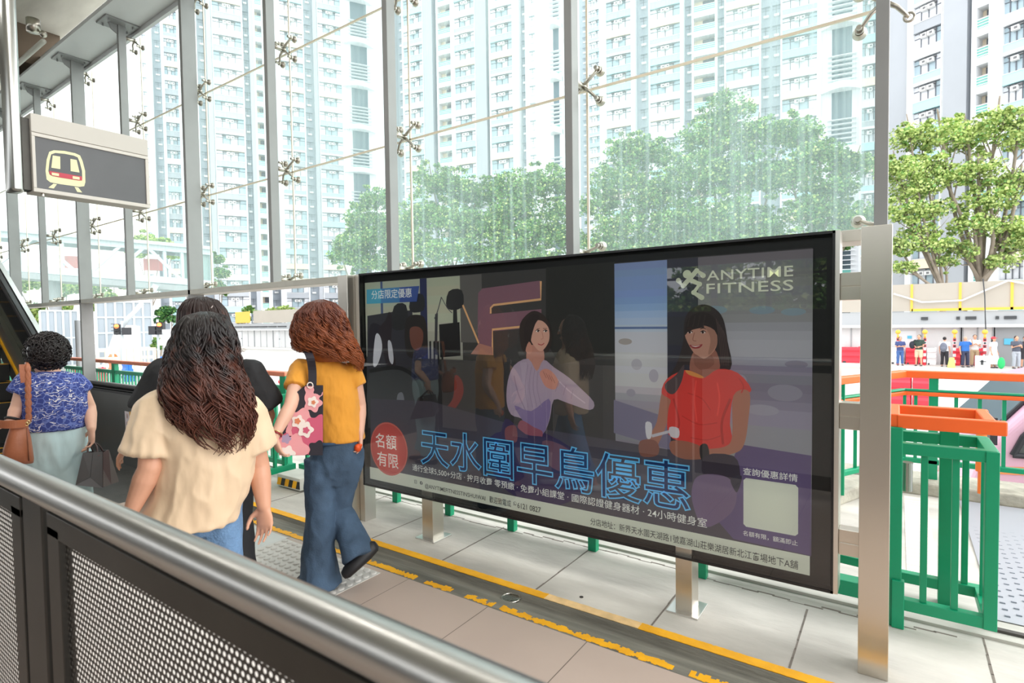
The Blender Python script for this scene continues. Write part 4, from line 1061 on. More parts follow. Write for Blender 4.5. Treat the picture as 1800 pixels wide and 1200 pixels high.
tower('slender tower block left of centre with a blank white end wall', 800, 97, -1300, [(683,702,'slab'),(702,718,'recess'),(718,753,'win'),(753,769,'slab'),(769,778,'recess'),(778,802,'balc'),(802,806,'pier'),(806,843,'win'),(843,862,'slab'),(862,868,'recess'),(868,908,'win'),(908,918,'pier'),(918,929,'recess'),(929,972,'blankw'),(972,992,'stair')], 2.75, 7)
tower('tower block behind the fourth bay of the glass with a round stair tower', 560, 107, 3000, [(480,496,'recess'),(496,505,'pier'),(505,546,'win'),(546,563,'recess'),(563,571,'slab'),(571,612,'win'),(612,668,'stair')], 2.75, 9)
tower('pale tower block left of the train symbol sign edge, behind the fifth bay', 420, 96, 3000, [(330,334,'pier'),(334,357,'win'),(357,362,'pier'),(362,379,'recess'),(379,389,'slab'),(389,441,'win'),(441,453,'recess'),(453,462,'slab'),(462,476,'balc'),(476,481,'pier')], 2.75, 12)
tower('faint narrow tower block furthest left, beside the hanging sign', 295, 118, 3000, [(262,284,'blankw'),(284,300,'recess'),(300,304,'pier'),(304,329,'win')], 2.9, 15)
tower('distant tower strip in the gap just right of the second upright', 1045, 150, -800, [(1020,1038,'recess'),(1038,1058,'win')], 2.75, 17)

# ------------------------------------------------------------------ trees
LEAFA = mat('leaf_green', rgb(112,156,78), .55, var=.35, vscale=.6)
LEAFB = mat('leaf_light', rgb(186,204,124), .55, var=.3, vscale=.6)
LEAFC = mat('leaf_deep', rgb(60,110,58), .55, var=.3, vscale=.6)
for _m in (LEAFA, LEAFB, LEAFC): _m.node_tree.nodes['Principled BSDF'].inputs['Subsurface Weight'].default_value = 0
BARK = mat('bark', rgb(150,138,124), .9, var=.2, vscale=2)
def leaf_quad(b, c, s, rnd):
    a = V((rnd.gauss(0,1),rnd.gauss(0,1),rnd.gauss(0,.6))).normalized(); d = a.orthogonal().normalized(); d = d*cos(rnd.random()*6.3)+a.cross(d)*sin(rnd.random()*6.3)
    n = a.cross(d); w = d*s*.36
    b.add([c-a*s*.5, c+w+n*s*.1, c+a*s*.5, c-w+n*s*.1], [(0,1,2,3)])
def tree(label, base, blobs, leaves, s, seed, mats=None, trunk=.28,  group='trees beyond the road', branch=True, lean=0.0, name='tree'):
    """blobs: (centre, radius) of foliage masses in world space"""
    leaves = int(leaves*3.2); s *= .80; trunk *= .62; rnd = random.Random(seed); base = V(base); root = thing(name, base, label, 'tree' if name == 'tree' else 'shrub', group)
    T = MB(); fork = base+(sum((V(c) for c, _ in blobs), V((0,0,0)))/len(blobs)-base)*.42; fork.x = base.x+lean
    if branch and name == 'tree':
        T.tube([base-V((0,0,.2)), base.lerp(fork,.5)+V((rnd.uniform(-.2,.2),0,0)), fork], [trunk*1.25,trunk,trunk*.8], 9)
        for c, R in blobs:
            c = V(c); m = fork.lerp(c,.5)+V((rnd.uniform(-.4,.4),rnd.uniform(-.4,.4),rnd.uniform(-.5,.1)))
            T.tube(spline([fork,m,c,c+(c-m)*.3],4,False), [trunk*.5*(1-.055*i) for i in range(13)], 6)
            for _ in range(5):
                e = c+V((rnd.gauss(0,1),rnd.gauss(0,1),rnd.gauss(.2,.8))).normalized()*R*.9; k = m.lerp(c,rnd.uniform(.4,1))
                T.tube([k,k.lerp(e,.5)+V((0,0,rnd.uniform(-.2,.3))),e],[trunk*.17,trunk*.1,trunk*.04],5)
        T.build('trunk', BARK, root, smooth=True)
    if name != 'tree':
        for c, _ in blobs[:3]: T.tube([base,base.lerp(V(c),.6)+V((.1,0,0)),V(c)],[.09,.07,.03],6)
        T.build('stem', BARK, root, smooth=True)
    Lf = MB(); tot = sum(R**2 for _, R in blobs)
    for c, R in blobs:
        n = int(leaves*R*R/tot); c = V(c); sub = []
        for _ in range(max(14,int(R*R*9))):
            d = V((rnd.gauss(0,1),rnd.gauss(0,1),rnd.gauss(.15,.8))).normalized(); sub.append((c+d*R*rnd.uniform(.35,1.05), R*rnd.uniform(.12,.26)))
        for i in range(n):
            q, rr = sub[rnd.randrange(len(sub))]
            if rnd.random() < .35: q, rr = c, R*1.12
            d = V((rnd.gauss(0,1),rnd.gauss(0,1),rnd.gauss(0,.7))); d = d.normalized()*rr*(rnd.random()**.5); d.z *= .6
            Lf.mat(0 if rnd.random() < .6 else (1 if rnd.random() < .55 else 2)); leaf_quad(Lf, q+d, s*rnd.uniform(.7,1.3), rnd)
    Lf.build('foliage', mats or [LEAFA,LEAFB,LEAFC], root)
    return root
def blob(x, y, D, px): c = at(x,y,D); return (c, px/FPX*(c-EYE).dot(CF))
def ground(x, D): q = at(x,580,D); return (q.x,q.y,G0)
LM = [LEAFB,LEAFA,LEAFB]; DM = [LEAFA,LEAFC,LEAFB]
tree('sparse light green tree with forked trunk at the right edge', ground(1722,52), [blob(*q) for q in ((1700,240,52,40),(1655,235,50,38),(1752,215,53,40),(1790,240,53,36),(1720,300,51,40),(1790,320,52,38),(1660,310,50,34),(1770,400,52,34),(1712,395,50,34),(1795,430,52,36),(1740,350,51,40),(1690,440,50,24),(1760,460,51,24))], 9000, .27, 21, LM, .55)
tree('light green tree with thin leaning branches just right of the last upright', ground(1640,49), [blob(*q) for q in ((1600,240,49,36),(1580,300,48,38),(1625,290,50,36),(1590,370,48,36),(1640,370,49,30),(1580,430,48,30),(1645,430,49,30),(1660,460,49,20),(1610,330,49,38),(1615,410,49,30),(1590,470,48,20))], 7500, .26, 22, LM, .34, lean=.6)
tree('big bushy tree behind the right glass bay, tallest crown beside the cream balconies', ground(1290,52), [blob(*q) for q in ((1280,195,52,42),(1245,240,52,50),(1330,240,52,44),(1220,310,51,56),(1300,310,52,56),(1270,390,51,60),(1240,430,50,40),(1300,440,50,40),(1350,430,50,40),(1360,300,52,40),(1200,390,51,50),(1330,400,52,50))], 15000, .31, 23, DM, .45)
tree('rounded tree behind the right glass bay, nearer the last upright', ground(1430,50), [blob(*q) for q in ((1400,235,51,40),(1440,270,50,40),(1390,310,50,46),(1470,330,50,36),(1430,370,50,46),(1500,290,51,34),(1510,380,50,36),(1400,430,50,36),(1470,420,50,36))], 12000, .30, 24, DM, .36)
tree('bushy tree behind the right glass bay, at its left side', ground(1130,54), [blob(*q) for q in ((1100,265,54,36),(1140,275,54,44),(1085,320,53,46),(1150,345,53,50),(1090,400,53,46),(1120,440,53,40),(1060,430,53,36),(1190,440,52,36),(1050,360,54,36),(1160,420,53,42))], 11000, .31, 25, [LEAFA,LEAFB,LEAFC], .36)
tree('wide leafy tree behind the glass just left of the second upright', ground(930,58), [blob(*q) for q in ((965,320,58,36),(930,330,58,40),(985,370,58,38),(900,370,58,42),(950,410,57,44),(880,330,59,34),(1000,420,57,34),(900,430,57,36),(930,455,56,30),(970,455,56,30),(870,400,58,34))], 11000, .33, 26, [LEAFA,LEAFB,LEAFC], .36)
tree('wide leafy tree behind the glass just right of the third upright', ground(790,60), [blob(*q) for q in ((760,320,60,36),(800,330,60,38),(840,345,60,36),(740,380,59,42),(800,390,59,46),(855,400,59,42),(720,420,59,36),(760,440,58,36),(820,440,58,36),(860,450,57,32),(715,455,58,28))], 11000, .34, 27, [LEAFA,LEAFB,LEAFC], .36)
tree('leafy tree behind the glass just left of the third upright', ground(650,67), [blob(*q) for q in ((665,350,67,30),(640,385,67,34),(620,430,67,34),(665,420,66,38),(690,390,66,30),(700,440,66,28),(640,460,66,28),(600,450,66,24),(680,465,65,26))], 9000, .35, 28, [LEAFA,LEAFB,LEAFC], .34)
tree('small slim tree in front of the pale tower, behind the fifth glass bay', ground(385,72), [blob(*q) for q in ((380,455,72,13),(388,480,72,15),(378,500,72,13),(392,510,72,12))], 2600, .32, 29, DM, .15)
tree('pale green dome of a tree behind the footbridge', ground(265,85), [blob(*q) for q in ((255,425,85,20),(285,430,85,18),(240,440,85,18),(305,445,85,16))], 3500, .42, 30, LM, .2)
tree('dark tree seen below the transom beside the traffic light', ground(292,62), [blob(*q) for q in ((285,550,62,10),(296,545,62,11),(302,560,62,9),(280,562,62,8))], 1500, .30, 31, [LEAFC,LEAFC,LEAFA], .2)
tree('leafy shrub row beside the building, right of the seated office roof', ground(500,86), [blob(*q) for q in ((478,548,86,11),(500,543,86,10),(515,548,86,9),(455,550,86,8))], 2200, .3, 32, LM, .12, 'shrubs beyond the road', name='shrub')
tree('dark shrub at the left end of the site office', ground(432,84), [blob(*q) for q in ((428,560,84,12),(436,545,84,10),(425,578,84,10))], 1600, .3, 33, DM, .12, 'shrubs beyond the road', name='shrub')
tree('yellow green bank of shrubs beyond the footbridge at the far left', ground(95,70), [blob(*q) for q in ((30,500,72,22),(75,495,72,20),(120,505,72,20),(160,510,72,18),(50,545,70,22),(90,560,69,20),(60,580,69,16),(110,540,70,14))], 7000, .4, 34, LM, .15, 'shrubs beyond the road', name='shrub')
tree('pale green shrubs under the footbridge truss', ground(200,78), [blob(*q) for q in ((175,500,78,16),(200,495,78,14),(225,500,78,14),(190,520,76,12),(210,545,76,10),(160,540,76,10))], 3000, .4, 35, LM, .15, 'shrubs beyond the road', name='shrub')
tree('small green shrub at the foot of the traffic light', ground(277,50), [blob(*q) for q in ((278,600,50,8),(272,608,50,7),(284,610,50,6))], 900, .22, 36, DM, .08, 'shrubs beyond the road', name='shrub')
# trees on the opposite side, seen in the reflection
for i, (x, y, R) in enumerate(((-3,-20,3),(1.5,-22,3.2),(6,-21,3),(-8,-24,3),(10,-25,3))):
    tree('dark tree on the opposite side of the station, seen only as a reflection', (x,y,-1.35), [((x+dx,y,dz),R*.6) for dx,dz in ((-1.2,2.2),(1.2,2.5),(0,4.2),(0,1.6))], 3500, .35, 50+i, DM, .2, 'trees on the opposite side')
# ------------------------------------------------------------------ works site across the road
SY = 40.0
WHT = mat('site_white', rgb(214,214,214), .6, var=.02, vscale=1)
GRY = mat('site_grey', rgb(160,163,166), .6); BEI = mat('hoarding_beige', rgb(186,178,166), .8, var=.04, vscale=.5)
SYEL = mat('site_yellow', rgb(246,196,80), .6); SBLUE = mat('sign_blue', rgb(96,190,222), .5); SDARK = mat('vent_dark', rgb(70,72,74), .7)
RED = mat('barrier_red', rgb(232,58,74), .45, var=.05); BWH = mat('barrier_white', rgb(244,244,244), .5); BBL = mat('barrier_blue', rgb(36,110,200), .45)
def XY(x, Y=SY): return onY(x, 580, Y).x
def office(x0, x1, label, m, door=True, sign=None):
    r = thing('site_office', ((x0+x1)/2, SY+1, G0), label, 'site office', 'site offices across the road')
    b = MB(); b.box(x0+.03, SY, -1.22, x1-.03, SY+2.5, .90); b.build('wall', m, r)
    n = max(2, int((x1-x0)/1.2))
    for i in range(n+1):
        x = x0+.06+(x1-x0-.12)*i/n
        b = MB(); b.box(x-.03, SY-.04, -1.22, x+.03, SY, .9); b.build('seam', GRY, r)
    if door:
        b = MB(); b.box(x0+.6, SY-.03, -1.2, x0+1.5, SY, .7); dd = b.build('door', mat('site_door', rgb(226,228,230), .6), r)
        b = MB(); b.box(x0+1.36,SY-.08,-.25,x0+1.42,SY-.03,-.1); b.build('door_handle', SDARK, dd)
    if sign:
        b = MB(); b.box(sign[0],SY-.06,sign[2],sign[1],SY-.02,sign[3]); b.build('sign_plate', SBLUE, r)
    b = MB(); b.box(x0,SY-.5,.90,x1,SY+2.6,1.06); b.build('roof', WHT, r)
office(XY(1556),XY(1690),'white site office across the road behind the man in the navy shirt', WHT, True, (XY(1595),XY(1603),.25,.42))
office(XY(1690),XY(1748),'white site office across the road behind the man in the blue shirt', WHT, False)
office(XY(1748),XY(1860),'grey walled site office across the road behind the woman in the red hat', GRY, False, (XY(1765),XY(1781),-.05,.28))
office(XY(1440),XY(1556),'white site office across the road half hidden by the right steel post', WHT, False)
for i, (a, c, w) in enumerate(((415,447,'at its left end'),(447,480,'second from the left'),(480,512,'third from the left'),(512,560,'beside the mustard top'))):
    office(XY(a),XY(c),'white site office in the far left row seen between the women, '+w, WHT, i % 2 == 0)
r = thing('elevated_walkway', (XY(1650),SY+1.2,1.1), 'raised walkway with beige boarding and yellow frames above the site offices', 'walkway')
b = MB(); b.box(-78,SY+.1,1.06,14,SY+3.5,1.80); b.build('deck', mat('deck_grey', rgb(178,180,182), .7, var=.03, vscale=.5), r)
b = MB(); b.box(-68.5,SY+.05,1.85,14,SY+.2,3.42); b.build('boarding', BEI, r)
for xa, xb in ((1602,1687),(1687,1778),(1778,1850)):
    x0, x1 = XY(xa), XY(xb); b = MB(); b.box(x0-.06,SY,1.84,x0+.06,SY+.05,3.42); b.box(x0,SY,1.84,x1,SY+.05,1.98); b.build('yellow_frame', SYEL, r)
for xa, xb in ((1619,1631),(1681,1687),(1697,1716),(1750,1756),(1765,1787)):
    b = MB(); b.box(XY(xa),SY+.02,1.33,XY(xb),SY+.1,1.50); b.build('vent', SDARK, r)
for x in (418,433,447,462,478,495):
    b = MB(); b.box(XY(x)-.9,SY+.02,1.30,XY(x)+.9,SY+.1,1.44); b.build('vent', SDARK, r)
b = MB(); b.box(XY(415),SY-.05,1.9,XY(440),SY+.04,3.36); b.build('orange_panel', mat('orange_panel', rgb(246,190,84), .7, bump=.2), r)
b = MB(); b.tube([(XY(1570),SY-.1,2.9),(XY(1620),SY-.1,2.35),(XY(1690),SY-.1,2.4),(XY(1770),SY-.1,3.4),(XY(1800),SY-.1,3.2)],.05,6); b.build('hose', BWH, r, smooth=True)
b = MB(); b.tube([onY(1728,490,SY+.02),onY(1731,520,SY-.3),onY(1732,560,SY-.9),onY(1733,586,SY-.9)],.03,6); tag(b.build('cable', SDARK), 'thin dark cable hanging down in front of the raised walkway at the right', 'cable')
def barrier(x0, x1, Y, h, m, label, z=G0, d=.45, grp='water filled barriers'):
    r = thing('road_barrier', ((x0+x1)/2, Y, z), label, 'barrier', grp)
    b = MB(); W = x1-x0; R = []
    prof = [(0,1.0),(.16,1.0),(.2,.8),(.36,.78),(.42,.95),(.52,.95),(.58,.72),(.72,.70),(.78,.9),(.88,.9),(.93,.68),(1,.62)]
    for t, k in prof:
        dd = d*.5*k; e = .03*(1-k); R.append([V((x0+e,Y-dd,z+h*t)),V((x1-e,Y-dd,z+h*t)),V((x1-e,Y+dd,z+h*t)),V((x0+e,Y+dd,z+h*t))])
    b.loft(R); b.build('body', m, r, bevel=.015)
    b = MB(); b.box(x0+.12*W,Y-d*.52,z-.02,x0+.3*W,Y+d*.52,z+.10); b.build('foot_slot', SDARK, r)
    b = MB(); b.cyl((x1-.02,Y,z+.1),(x1-.02,Y,z+h+.04),.05,8); b.build('coupling_pin', m, r)
BW = 18.4
xa, xb, xc = onY(1563,690,BW).x, onY(1602,690,BW).x, onY(1641,690,BW).x
barrier(xa-.02,xb-.02,BW,1.27,RED,'glossy red barrier beyond the far railing, just right of the steel post')
barrier(xb+.02,xc,BW,1.27,RED,'glossy red barrier beyond the far railing, the one further right')
barrier(xc+.05,xc+1.0,BW+.05,1.1,BWH,'white barrier next to the red ones beyond the far railing')
barrier(xc+1.05,xc+2.05,BW+.1,1.1,BWH,'white barrier furthest right in the row beyond the far railing')
barrier(onY(1462,660,BW).x,onY(1481,660,BW).x,BW+.4,.98,RED,'red barrier seen in the gap between the board and the steel post')
for xa, xb, m, l in ((1477,1512,RED,'far red barrier in the gap beside the right steel post'),(1563,1590,BWH,'far white barrier at the feet of the man in the navy shirt'),(1591,1612,RED,'far red barrier left of the man with the black shoulder bag'),(1613,1627,RED,'far red barrier right of the man with the black shoulder bag'),(1628,1646,BWH,'far white barrier between the shoulder bag and the grey backpack'),(1676,1688,RED,'far red barrier left of the man in the blue shirt'),(1712,1728,RED,'far red barrier behind the man in the white shirt')):
    x0, x1 = onY(xa,630,39.6).x, onY(xb,630,39.6).x; barrier(x0+.02,x1-.02,39.6,.95,m,l,-1.22)
def atbar(xa, xb, D, h, m, l, z=G0):
    p, q = at(xa,600,D), at(xb,600,D); c = (p+q)/2; w = (q-p).length
    barrier(c.x-w/2,c.x+w/2,c.y,h,m,l,z)
atbar(213,235,36,.55,BBL,'blue barrier beyond the railing, the lower of two, under the traffic light'); atbar(213,231,38.5,.95,BBL,'blue barrier beyond the railing, the upper of two, under the traffic light')
atbar(171,183,37,.75,RED,'small red barrier beyond the railing left of the blue pair'); atbar(129,139,38,.8,RED,'small red barrier beyond the railing behind the curly black hair')
atbar(276,291,37,.72,RED,'small red barrier beyond the railing right of the blue pair'); atbar(279,290,43,.95,BBL,'far blue barrier above the right hand red barrier')
atbar(190,205,46,1.1,mat('barrier_orange', rgb(240,130,80), .5),'far orange barrier near the second traffic light')
atbar(450,473,24,.72,RED,'red barrier just left of the mustard top, lower level'); atbar(488,516,24,.75,RED,'red barrier partly behind the mustard top'); atbar(400,422,44,1.0,RED,'far red barrier beside the head of the woman in black')
for i, (x, l) in enumerate(((1578,'beside the man in the navy shirt'),(1626,'beside the man with the black shoulder bag'),(1679,'left of the man in the blue shirt'),(1733,'left of the woman in the red hat'))):
    p = onY(x, 640, 38.4); r = thing('warning_post', (p.x, 39.0, -1.22), 'striped post with yellow lamp across the road, '+l, 'warning post', 'warning posts across the road')
    b = MB()
    for k in range(9): b.mat(k % 2); b.cyl((p.x,39.0,-1.22+k*.17),(p.x,39.0,-1.22+(k+1)*.17),.07,10)
    b.build('pole', [RED, BWH], r)
    b = MB(); b.sph((p.x,39.0,.66),.13,12,8); b.cyl((p.x,39.0,.31),(p.x,39.0,.52),.05,8); b.build('lamp', SYEL, r, smooth=True)
    for k in range(3): b = MB(); b.sph((p.x,38.93,-.1+k*.18-.02),.055,8,6); b.build('bead', SDARK, r)
# footbridge
FB = mat('bridge_paint', rgb(196,206,210), .5); FBG = mat('bridge_glass', rgb(150,172,170), .3); FBR = mat('bridge_red', rgb(226,150,148), .6)
r = thing('footbridge', at(180,560,62), 'white covered footbridge with diagonal braces at the far left', 'footbridge')
A0, A1 = at(-60,430,64), at(372,470,62); A0.z = A1.z = 0; dv = (A1-A0).normalized(); nv = V((-dv.y,dv.x,0))
zt, zb, zd = 9.0, 6.0, 5.4
def seg(t, z, o=0): q = A0.lerp(A1,t)+nv*o; return V((q.x,q.y,z))
zl = lambda y, x, D: at(x,y,D).z
def zz(t, hi): 
    x = -60+432*t; y = (404+ (446-404)*t) if hi == 2 else ((462+(500-462)*t) if hi == 1 else (474+(512-474)*t)); return at(x,y,63).z
for o, nm in ((0,'near'),(3.2,'far')):
    for hi, w in ((2,.5),(1,.6)):
        b = MB(); b.bar(seg(0,zz(0,hi),o),seg(1,zz(1,hi),o),.35,w); b.build('chord', FB, r)
b = MB(); b.obox((seg(0,zz(0,0))+seg(1,zz(1,0))+nv*3.2)/2, (seg(1,zz(1,0))-seg(0,zz(0,0)))/2, nv*1.9, (0,0,.25)); b.build('deck', GRY, r)
b = MB(); b.obox((seg(0,zz(0,2)+.4)+seg(1,zz(1,2)+.4)+nv*3.2)/2, (seg(1,zz(1,2))-seg(0,zz(0,2)))/2, nv*2.1, (0,0,.15)); b.build('roof', FB, r)
for i, (t0, t1) in enumerate(((.46,.60),(.55,.70),(.86,.70),(.10,.25),(.40,.25))):
    b = MB(); b.bar(seg(t0,zz(t0,1)),seg(t1,zz(t1,2)),.28,.28); b.build('brace', FB, r)
for t in (.02,.2,.35,.78,.86,.9,.93,1.0):
    b = MB(); b.bar(seg(t,zz(t,1)),seg(t,zz(t,2)),.25,.25); b.build('upright', FB, r)
b = MB(); b.obox((seg(.86,zz(.86,1))+seg(1,zz(1,2)))/2+nv*.3, (seg(1,0)-seg(.86,0))/2, nv*.04, (0,0,1.4)); b.build('glazed_panel', FBG, r)
for t0, t1 in ((.33,.44),(.68,.78)):
    b = MB(); b.obox(seg((t0+t1)/2,(zz(.5,1)*.62+zz(.5,2)*.38),1.5), (seg(t1,0)-seg(t0,0))/2, nv*.04, (0,0,.55)); b.build('banner', FBR, r)
for t in (.9,.3): b = MB(); b.cyl(seg(t,G0,1.6),seg(t,zz(t,0),1.6),.45,16); b.build('pier', GRY, r)
b = MB(); b.bar(seg(.62,1.4,-.5), seg(.74,zz(.74,0),-.5), .5, .5); b.build('stair_rail', FB, r)
# glazed screens below the footbridge
SCR = mat('screen_glass', rgb(158,168,176), .3, var=.12, vscale=.25)
def screen(xa, xb, D, yt, yb, n, label, levels=1):
    p, q = at(xa,580,D), at(xb,580,D); zt, zb = at(xa,yt,D).z, G0; p.z = q.z = 0; d = (q-p); nv = V((-d.y,d.x,0)).normalized()
    r = thing('glazed_screen', (p.x,p.y,G0), label, 'glazed screen')
    b = MB(); b.obox((p+q)/2+V((0,0,(zt+zb)/2)), d/2, nv*.03, (0,0,(zt-zb)/2)); b.build('glazing', SCR, r)
    for i in range(n+1):
        m_ = p+d*(i/n); b = MB(); b.obox(m_+V((0,0,(zt+zb)/2))-nv*.0, d.normalized()*.07, nv*.1, (0,0,(zt-zb)/2)); b.build('mullion', FB, r)
    for k in range(levels+1):
        z = zb+(zt-zb)*(k+1)/(levels+1); b = MB(); b.obox((p+q)/2+V((0,0,z)), d/2, nv*.09, (0,0,.06)); b.build('rail', FB, r)
    return r
screen(71,138,56,546,600,5,'long row of pale glazed screens beyond the railing, left of the tall upright',1)
screen(170,268,54,530,607,6,'taller wall of pale glazed screens behind the traffic lights',3)
b = MB(); p = at(200,600,50); q_ = [at(176,605,50),at(205,572,50),at(214,574,50),at(216,606,50)]; q_[0].z = q_[3].z = G0; b.poly(q_,(0,1.2,0)); tag(b.build('white_shelter', BWH), 'small white sloping shelter between the glazed screens', 'shelter')
r = thing('site_fence', at(180,605,45), 'low pale yellow fence in front of the glazed screens', 'fence')
p, q = at(172,606,45), at(272,608,45)
for z in (.35,.9):
    b = MB(); b.bar((p.x,p.y,G0+z+.5),(q.x,q.y,G0+z+.5),.08,.2); b.build('rail', mat('fence_pale', rgb(222,214,186), .7), r)
for i in range(9): m_ = p.lerp(q,i/8); b = MB(); b.box(m_.x-.05,m_.y-.05,G0,m_.x+.05,m_.y+.05,G0+1.5); b.build('post', MATS['fence_pale'], r)
def signal(x, ytop, ybot, D, label, side):
    p = at(x,600,D); zt, zb = at(x,ytop,D).z, at(x,ybot,D).z
    r = thing('traffic_light', (p.x,p.y,G0), label, 'traffic light', 'traffic lights beyond the railing')
    b = MB(); b.cyl((p.x,p.y,G0),(p.x,p.y,zt+.2),.07,10); b.build('pole', FB, r)
    H = zt-zb; u = V((CR.x,CR.y,0))
    b = MB(); c = p+u*(-.2*side); b.obox((c.x,c.y,(zt+zb)/2),u*.19,V((u.y,-u.x,0))*.14,(0,0,H/2)); hd = b.build('head', mat('signal_dark', rgb(60,62,66), .5), r)
    for k, m in enumerate((mat('signal_red', (1.0,.22,.06), .4, emit=2.5), SDARK, SDARK)):
        z = zt-H*(.18+.32*k); nrm = V((-u.y,u.x,0)); nrm = nrm if nrm.dot(-p) > 0 else -nrm
        b = MB(); b.cyl((c.x,c.y,z)+nrm*0 if False else V((c.x,c.y,z))+nrm*.13, V((c.x,c.y,z))+nrm*.18, .13, 14); b.build('lens', m, hd)
        b = MB(); e = V((c.x,c.y,z))
        b.obox(e+nrm*.26+V((0,0,.14)), u*.15, nrm*.14, (0,0,.015)); b.build('visor', MATS['signal_dark'], hd)
    b = MB(); c2 = p+u*(.28*side); b.obox((c2.x,c2.y,(zt+zb)/2-.1),u*.2,V((u.y,-u.x,0))*.14,(0,0,H*.36)); b.build('head', MATS['signal_dark'], r)
signal(215,570,588,40,'traffic light showing red, left one of the pair beyond the railing',1)
signal(278,567,588,40,'traffic light showing red, right one of the pair beyond the railing',-1)
b = MB(); b.tube([at(214,575,41),at(228,556,41),at(234,551,41),at(250,532,41)],[.13,.13,.13,.13],8); b.cyl(at(215,640,41)*1.0,at(214,575,41),.1,8)
tag(b.build('street_pole', FB, smooth=True), 'white pole with a slanting arm behind the left traffic light', 'pole')
b = MB(); b.cyl(V((at(140,600,12).x,at(140,600,12).y,G0)), V((at(140,600,12).x,at(140,600,12).y,at(140,563,12).z)), .06, 12)
tag(b.build('street_pole', GRY, smooth=True), 'short grey pole beside the tall upright, right of the curly black hair', 'pole')
p = at(286,592,39); r = thing('road_sign', (p.x,p.y,G0), 'white road sign board with a triangle near the right traffic light', 'sign')
u = V((CR.x,CR.y,0)); nrm = V((u.y,-u.x,0)); nrm = nrm if nrm.dot(-p) > 0 else -nrm
b = MB(); q = at(298,595,39); b.obox(q, u*.42, nrm*.02, (0,0,.55)); b.build('board', BWH, r)
b = MB(); q = at(286,598,39)+nrm*.04; b.poly([q-u*.28-V((0,0,.3)),q+u*.28-V((0,0,.3)),q+V((0,0,.35))],nrm*.02); b.build('triangle', mat('sign_pale', rgb(222,224,210), .5), r)
b = MB(); b.cyl((p.x,p.y,G0),(p.x,p.y,1.2),.04,8); b.build('pole', GRY, r)

# ------------------------------------------------------------------ pink vehicle at the right edge
L = V((cos(.12), sin(.12), 0)); Wd = V((-L.y, L.x, 0))
O = at(1741,788,7.9); O = O-Wd*.1; O.z = G0
def vp(a, w, z): q = O+L*a+Wd*w; return V((q.x,q.y,G0+z))
r = thing('pink_minibus', (O.x+2,O.y+.9,G0), 'pink minibus with a grey windscreen behind the far railing at the right edge', 'minibus')
PINK = mat('bus_pink', rgb(232,186,208), .3, var=.03, coat=.4); VG = mat('bus_glass', rgb(122,134,150), .12, 0.1); VT = mat('bus_trim', rgb(50,52,58), .45); VD = mat('bus_side_glass', rgb(70,76,76), .15, var=.4, vscale=3)
b = MB(); prof = [(-.16,.35),(-.2,1.0),(-.06,1.50),(.47,2.16),(.85,2.27),(4.6,2.3),(4.6,.35)]
R = []
for w, k in ((0,.97),(.06,1.0),(1.74,1.0),(1.8,.97)): R.append([vp(2.2+(a-2.2)*k, w, 1.2+(z-1.2)*k) for a, z in prof])
b.loft(R); b.build('body', PINK, r, bevel=.025)
b = MB(); b.poly([vp(-.045,.16,1.55),vp(-.045,1.66,1.55),vp(.42,1.6,2.12),vp(.42,.2,2.12)], vp(-.02,0,.016)-vp(0,0,0)); b.build('windscreen', VG, r)
b = MB(); b.tube([vp(-.06,.16,1.53),vp(.42,.2,2.13)],.022,8); b.build('windscreen_seal', VT, r)
sw = [(.16,1.42),(.24,1.62),(.42,1.86),(.62,2.02),(.85,2.08),(1.7,2.1),(1.7,1.42)]
b = MB(); b.poly([vp(a,.005,z) for a, z in sw], -Wd*.02); b.build('side_window', VD, r)
b = MB(); P_ = [vp(a,-.012,z) for a, z in sw]; b.tube(P_+[P_[0]],.03,8); b.build('window_frame', VT, r)
b = MB(); b.poly([vp(1.82,.005,1.42),vp(3.2,.005,1.42),vp(3.2,.005,2.1),vp(1.82,.005,2.1)], -Wd*.02); b.build('side_window', VD, r)
b = MB(); b.poly([vp(-.1,.004,1.20),vp(1.2,.004,1.26),vp(3.5,.004,1.18),vp(3.5,.004,1.30),(vp(1.2,.004,1.36)),vp(-.06,.004,1.28)], -Wd*.012); b.build('stripe', mat('bus_orange', rgb(246,156,96), .4), r)
for a in (.75,3.6):
    c = vp(a,.0,.36); b = MB(); b.cyl(c+Wd*.2, c-Wd*.04, .36, 28); w_ = b.build('wheel', mat('tyre', (.012,.012,.012), .7), r)
    b = MB(); b.cyl(c-Wd*.03, c-Wd*.055, .2, 20); b.build('rim', GRY, w_)
b = MB(); b.obox(vp(-.2,.9,.55), L*.06, Wd*.85, (0,0,.14)); b.build('bumper', MATS['bus_orange'], r)
for w in (.25,1.55): b = MB(); b.sph(vp(-.17,w,.95),.13,12,8); b.build('headlight', mat('headlight', (.9,.9,.88), .1), r)
b = MB(); b.tube([vp(.0,.0,1.75),vp(-.05,-.14,1.8)],.015,6); b.obox(vp(-.06,-.2,1.7), L*.03, Wd*.07, (0,0,.14)); b.build('mirror', VT, r)
